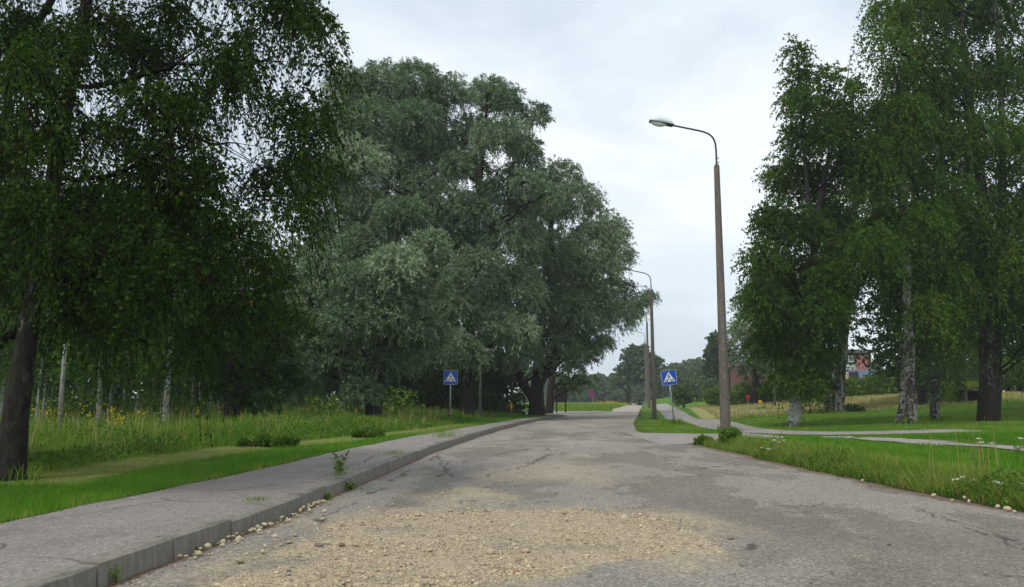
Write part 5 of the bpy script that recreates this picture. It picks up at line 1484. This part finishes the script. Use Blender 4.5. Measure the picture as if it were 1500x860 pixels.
# round no stopping sign
nb = P(868, 600.5)
root = empty('no_stopping_sign', nb, 'round red and blue sign on a thin post in the far grass', 'road sign')
hN = (600.5 - 573) / 1250 * nb[1]
rN = 4.9 / 1250 * nb[1]
MB().tube([(0, .04, -.2), (0, .04, hN)], [.03, .03], 8).build('post', M['galv'], root, sm=True)
pn = MB().prism([(x, z + hN - rN) for x, z in disc(0, 0, rN, 28)], -.01, .005).build('disc', M['sign_red'], root)
MB().prism([(x, z + hN - rN) for x, z in disc(0, 0, rN * .74, 28)], -.014, -.0101).build('blue_field', M['sign_blue'], pn)
xb = MB()
for s in (1, -1):
    a, w_ = rN * .53, rN * .10
    pts_ = [(-a * s - w_, -a + w_), (-a * s + w_, -a - w_), (a * s + w_, a - w_), (a * s - w_, a + w_)] if s > 0 else [(a - w_, -a - w_), (a + w_, -a + w_), (-a + w_, a + w_), (-a - w_, a - w_)]
    xb.prism([(x, z + hN - rN) for x, z in pts_], -.018 - .001 * (s > 0), -.0141)
xb.build('red_cross', M['sign_red'], pn)
# small red plate and a yellow marker on the lawn
q = P(1096.5, 612.5)
root = empty('marker_sign', q, 'small red plate on a thin post in the right lawn, left of the yellow one', 'sign')
hq = (612.5 - 579.5) / 1250 * q[1]
MB().tube([(0, .01, -.2), (0, .01, hq)], [.012, .012], 6).build('post', M['galv'], root)
MB().prism([(x, z + hq - .10) for x, z in rounded(.23, .21, .02)], -.012, -.002).build('plate', M['sign_red'], root)
q = P(1114, 600)
root = empty('marker_sign', q, 'small yellow plate on a short post in front of the hedge', 'sign')
hq = (600 - 586.5) / 1250 * q[1]
MB().tube([(0, .01, -.2), (0, .01, hq)], [.014, .014], 6).build('post', M['galv'], root)
MB().prism([(x, z + hq - .12) for x, z in rounded(.30, .24, .03)], -.012, -.002).build('plate', M['yellow_paint'], root)
# yellow topped marker post
q = P(749, 609.5)
root = empty('marker_post', q, 'yellow topped marker post in front of the forked willow', 'post')
hq = 19 / 1250 * q[1]
MB().box(-.05, .05, -.05, .05, -.2, hq * .55).build('post', M['rust_wood'], root, bevel=.008)
MB().box(-.065, .065, -.065, .065, hq * .55, hq).build('yellow_cap', M['yellow_paint'], root, bevel=.012)
# notice board
q = P(822, 604.5)
root = empty('notice_board', q, 'dark notice board on two posts right of the willow trunks', 'board')
sc = q[1] / 1250
for s in (-1, 1): MB().box(s * 6.5 * sc - .07, s * 6.5 * sc + .07, -.06, .06, -.2, 40 * sc).build('post', M['dark_wood'], root)
MB().box(-9 * sc, 9 * sc, -.09, -.061, 15 * sc, 36 * sc).build('board', M['dark_wood'], root, bevel=.01)
MB().prism([(-11 * sc, 40 * sc), (11 * sc, 40 * sc), (0, 46 * sc)], -.3, .3).build('roof', M['dark_wood'], root)
def pole_thing(name, label, base, H, r0, r1, mat, top=True):
    root = empty(name, base, label, 'pole')
    MB().tube([(0, 0, -.3), (0, 0, H * .5), (.01, 0, H)], [r0, (r0 + r1) / 2, r1], 12).build('shaft', mat, root, sm=True)
    if top: MB().tube([(.01, 0, H), (.01, 0, H + .04)], [r1 * 1.15, r1 * .9], 12).build('cap', mat, root, sm=True)
    return root
q = P(703, 613)
pole_thing('utility_pole', 'thin grey pole right of the left crossing sign, vanishing into the willow', q, 6.5, .085, .065, M['pole_grey'])
q = W(86, 640, 24)
q[2] = float(G(q[0], 24))
pole_thing('utility_pole', 'slim grey pole standing in the meadow before the birch wood', q, CAMZ + (585 - 507) / 1250 * 24 - q[2], .062, .05, M['pole_grey'])
q = fx(1132, 74)
q[2] = float(G(q[0], 74))
pole_thing('utility_pole', 'grey pole by the hedge left of the leaning birch', q, 5.5, .11, .09, M['pole_grey'])

# fallen leaves and debris, and the grass the mower leaves round trunks and posts
nF = 1500
yv = np.exp(rng.uniform(math.log(5), math.log(24), nF))
side_ = rng.random(nF)
xv = np.where(side_ < .35, x_kerb(yv) + np.abs(rng.normal(.03, .10, nF)) + .01, np.where(side_ < .65, x_right(yv) - np.abs(rng.normal(0, .28, nF)), np.where(side_ < .85, x_walk(yv) + np.abs(rng.normal(.05, .25, nF)), rng.uniform(-1.5, 4.5, nF))))
onw = xv < x_kerb(yv) - .02
zv = np.where(onw, .178, road_z(xv, yv)) + .006
ax_ = nrm(rng.normal(size=(nF, 3)) * np.array([1, 1, .22]))
V_, F_ = leaf_cloud(np.stack([xv, yv, zv], 1), ax_, rng.uniform(.018, .045, nF), rng.uniform(.010, .026, nF))
V_ = V_.reshape(-1, 4, 3)
V_[..., 2] = zv[:, None] + np.abs(V_[..., 2] - zv[:, None]) * .35
tag(mesh_np('fallen_leaves', V_.reshape(-1, 3), F_, M['litter'], tint=np.repeat(rng.random(nF), 4), smooth_=False), 'brown fallen leaves and bits along the road edges', kind='stuff')
feet = [(o.location.x, o.location.y, 1.0) for o in D.objects if o.parent is None and o.get('category') in ('tree', 'road sign', 'pole', 'street lamp', 'post', 'sign') and o.location.y < 72]
bx_ = []
for fx_, fy_, q_ in feet:
    nb_ = 120 if fy_ < 45 else 50
    rr_ = .14 + np.abs(rng.normal(0, .22, nb_))
    aa_ = rng.uniform(0, 6.283, nb_)
    bx_.append(np.stack([fx_ + np.cos(aa_) * rr_, fy_ + np.sin(aa_) * rr_], 1))
bx_ = np.concatenate(bx_)
tag(blades('rough_grass', np.stack([bx_[:, 0], bx_[:, 1], G(bx_[:, 0], bx_[:, 1])], 1), rng.uniform(.10, .34, len(bx_)), np.maximum(.01, bx_[:, 1] * .0007), rng.uniform(.1, .8, len(bx_)), M['meadow'], np.clip(rng.normal(.3, .2, len(bx_)), 0, .95), two=True), 'uncut grass left round trunks and posts', kind='stuff')

# ------------------------------------------------------------------ buildings
def arch_pts(cx, w_, h_, n=6):
    """pointed arch outline, from the left foot over the tip to the right foot"""
    hs = h_ * .52
    l_ = [(cx - w_ / 2, 0), (cx - w_ / 2, hs)]
    for q in range(1, n): 
        t = q / n
        l_.append((cx - w_ / 2 * (1 - t) ** .62, hs + (h_ - hs) * t))
    l_.append((cx, h_))
    return l_ + [(2 * cx - x, z) for x, z in reversed(l_[:-1])]
Yb = 118.0
q = fx(1079, Yb)
q[2] = float(G(q[0], Yb)) - .2
sc = Yb / 1250
root = empty('brick_building', q, 'red brick building with pointed arches behind the hedge', 'building')
Hb = 50 * sc
pier = MB().box(0, 8 * sc, 0, 4, 0, Hb)
pier.build('tower_pier', M['red_brick'], root)
wall = MB()
x_ = 8 * sc
aw, ap = 4.6 * sc, 9.5 * sc
z_top = 27 * sc
for k in range(6):
    cx = x_ + ap * .5
    A_ = arch_pts(cx, aw, 20 * sc)
    n_ = len(A_)
    half = n_ // 2
    wall.prism([(x_, 0)] + [A_[0]] + A_[1:half + 1] + [(cx, z_top), (x_, z_top)], 0, .5)
    wall.prism([(cx, z_top)] + A_[half:] + [(x_ + ap, 0), (x_ + ap, z_top)], 0, .5)
    x_ += ap
wall.build('arcade_wall', M['red_brick'], root)
MB().box(8 * sc, x_, 3.0, 3.4, 0, z_top).build('rear_wall', M['brown_wall'], root)
MB().box(-.3, x_ + .3, -.4, 4.2, Hb, Hb + .5).build('roof_edge', M['grey_roof'], root)
MB().box(8 * sc + .003, x_, .12, 2.9, z_top + .003, Hb - .003).build('upper_wall', M['red_brick'], root)
for k in range(6):
    cx = 8 * sc + (k + .5) * ap
    w_ = MB().box(cx - .35, cx + .35, .08, .118, z_top + .9, z_top + 1.9).build('window', M['sign_white'], root)
    MB().box(cx - .27, cx + .27, .06, .079, z_top + .98, z_top + 1.82).build('pane', M['glass'], w_)

Yh = 125.0
sc = Yh / 1250
q = fx(1236, Yh)
q[2] = float(G(q[0], Yh)) - .2
zt = lambda v: CAMZ + (585 - v) * sc - q[2]
root = empty('apartment_house', q, 'house with brown upper boards, pale green wall and a pink gable behind the bushes', 'house')
MB().box(0, 34 * sc, 0, 8, 0, zt(533)).build('wall', M['green_wall'], root)
MB().box(-.2, 38 * sc, -.15, 8.15, zt(533) + .003, zt(517.5)).build('upper_wall', M['brown_wall'], root)
rf = MB().prism([(-6 * sc, zt(517.5) + .003), (42 * sc, zt(517.5) + .003), (40 * sc, zt(513)), (-4 * sc, zt(513))], -.8, 8.8).build('roof', M['grey_roof'], root)
MB().box(0 * sc - .003, 14 * sc, -.05, -.003, 0, zt(551)).build('lower_wall', M['ochre_wall'], root)
MB().prism([(15.5 * sc, zt(544)), (30 * sc, zt(541)), (33 * sc, zt(520)), (21 * sc, zt(521.5)), (17 * sc, zt(527))], -.5, -.16).build('pink_gable', M['pink_wall'], root)
for (xa, va, xb_, vb) in ((5, 531, 12, 522), (2, 548, 6.5, 536), (8, 548, 13, 536), (25, 531, 28, 524)):
    w_ = MB().box(xa * sc, xb_ * sc, -.30, -.153, zt(va), zt(vb)) if vb < 533 else MB().box(xa * sc, xb_ * sc, -.12, -.003, zt(va), zt(vb))
    if xa == 25: continue
    w_ = w_.build('window', M['sign_white'], root)
    yb_ = -.302 if vb < 533 else -.122
    xm_ = (xa + xb_) / 2
    pn_ = MB()
    for (a0, a1) in ((xa + .8, xm_ - .3), (xm_ + .3, xb_ - .8)): pn_.box(a0 * sc, a1 * sc, yb_ - .02, yb_, zt(va) + .14, zt(vb) - .14)
    pn_.build('pane', M['glass'], w_)
Ys = 108.0
sc = Ys / 1250
q = fx(1257, Ys)
q[2] = float(G(q[0], Ys)) - .2
zt = lambda v: CAMZ + (585 - v) * sc - q[2]
root = empty('shed', q, 'low shed with a sloping blue sheet roof in front of the house', 'shed')
MB().box(0.15, 36 * sc, .5, 4, 0, zt(560)).build('wall', M['dark_wood'], root)
V = [(0, 0, zt(560)), (38 * sc, 0, zt(560)), (36 * sc, 3.2, zt(541)), (-.1, 3.2, zt(541))]
V += [(x, y_, z - .12) for x, y_, z in V]
MB().add(V, [(0, 1, 2, 3), (7, 6, 5, 4), (0, 4, 5, 1), (1, 5, 6, 2), (2, 6, 7, 3), (3, 7, 4, 0)]).build('roof', M['blue_roof'], root)
rb = MB()
for k in range(9): 
    xx = k * 4.4 * sc
    rb.add([(xx, -.02, zt(560) + .01), (xx + .06, -.02, zt(560) + .01), (xx + .06, 3.2, zt(541) + .03), (xx, 3.2, zt(541) + .03)], [(0, 1, 2, 3)])
rb.build('roof_seams', M['blue_roof'], root)
MB().prism([(-.16, 0), (.05, 0), (-.02, zt(541) - .3), (-.12, zt(541) - .3)], .3, 3.1).build('side_wall', M['dark_wood'], root)

# earth cellar
q = P(1424, 588)
Yc = q[1]
sc = Yc / 1250
root = empty('earth_cellar', q, 'grassed earth cellar with a dark timber framed opening beside the thick birch', 'cellar')
V, F = [], []
na, nr = 28, 8
for j in range(nr + 1):
    t = j / nr
    for k in range(na):
        a = 2 * math.pi * k / na
        rr = (1 - t) ** .55
        x_, y_ = math.cos(a) * rr * 44 * sc, 2.2 + math.sin(a) * rr * 3.6
        z_ = 27 * sc * math.sin(t * math.pi / 2) ** .8
        if y_ < .25: y_ = .25
        V.append((x_ + 10 * sc, y_, z_ - .1))
for j in range(nr):
    for k in range(na):
        F.append((j * na + k, j * na + (k + 1) % na, (j + 1) * na + (k + 1) % na, (j + 1) * na + k))
mo = mesh_np('mound', np.array(V), np.array(F), M['ground'], root, attrs={'dry': np.full(len(V), .35), 'dirt': np.zeros(len(V))})
nB = 2500
ii = rng.integers(0, len(V), nB)
vv = np.array(V)
pp = vv[ii] + rng.normal(0, .18, (nB, 3)) * np.array([1, .6, .1])
pp[:, 2] = np.maximum(0, pp[:, 2])
k = pp[:, 2] > 17 * sc
gr = blades('mound_grass', pp[k], rng.uniform(.15, .4, k.sum()), np.full(k.sum(), .06), rng.uniform(.1, .8, k.sum()), M['meadow'], np.clip(rng.normal(.65, .15, k.sum()), 0, .9), root)
gr['kind'] = 'stuff'
MB().box(-10 * sc, 15 * sc, -.02, 1.8, 0, 15.5 * sc).build('opening', M['dark_inside'], root)  # solid near-black block: the shade inside is put into its colour
fr = [MB().box(-14 * sc, -10 * sc, -.35, .3, -.1, 15 * sc), MB().box(15 * sc, 18 * sc, -.35, .3, -.1, 15 * sc)]
for f_ in fr: f_.build('jamb', M['old_wood'], root, bevel=.02)
MB().box(-17 * sc, 21 * sc, -.5, .35, 15.02 * sc, 17.6 * sc).build('lintel', M['old_wood'], root, bevel=.03)

# ------------------------------------------------------------------ the damp air of the day
me = D.meshes.new('haze')
bx = MB().box(-330, 420, -40, 620, -1.6, 34)
me.from_pydata(bx.v, [], bx.f)
hm = D.materials.new('haze')
hm.use_nodes = True
hn = hm.node_tree
hn.nodes.remove(hn.nodes['Principled BSDF'])
pvn = hn.nodes.new('ShaderNodeVolumePrincipled')
pvn.inputs['Color'].default_value = (.93, .96, 1.0, 1)
pvn.inputs['Density'].default_value = HAZE
hn.links.new(pvn.outputs[0], hn.nodes['Material Output'].inputs['Volume'])
me.materials.append(hm)
hz = D.objects.new('haze', me)
COL.objects.link(hz)
hz['kind'] = 'stuff'
hz['label'] = 'thin pale haze of the overcast day'
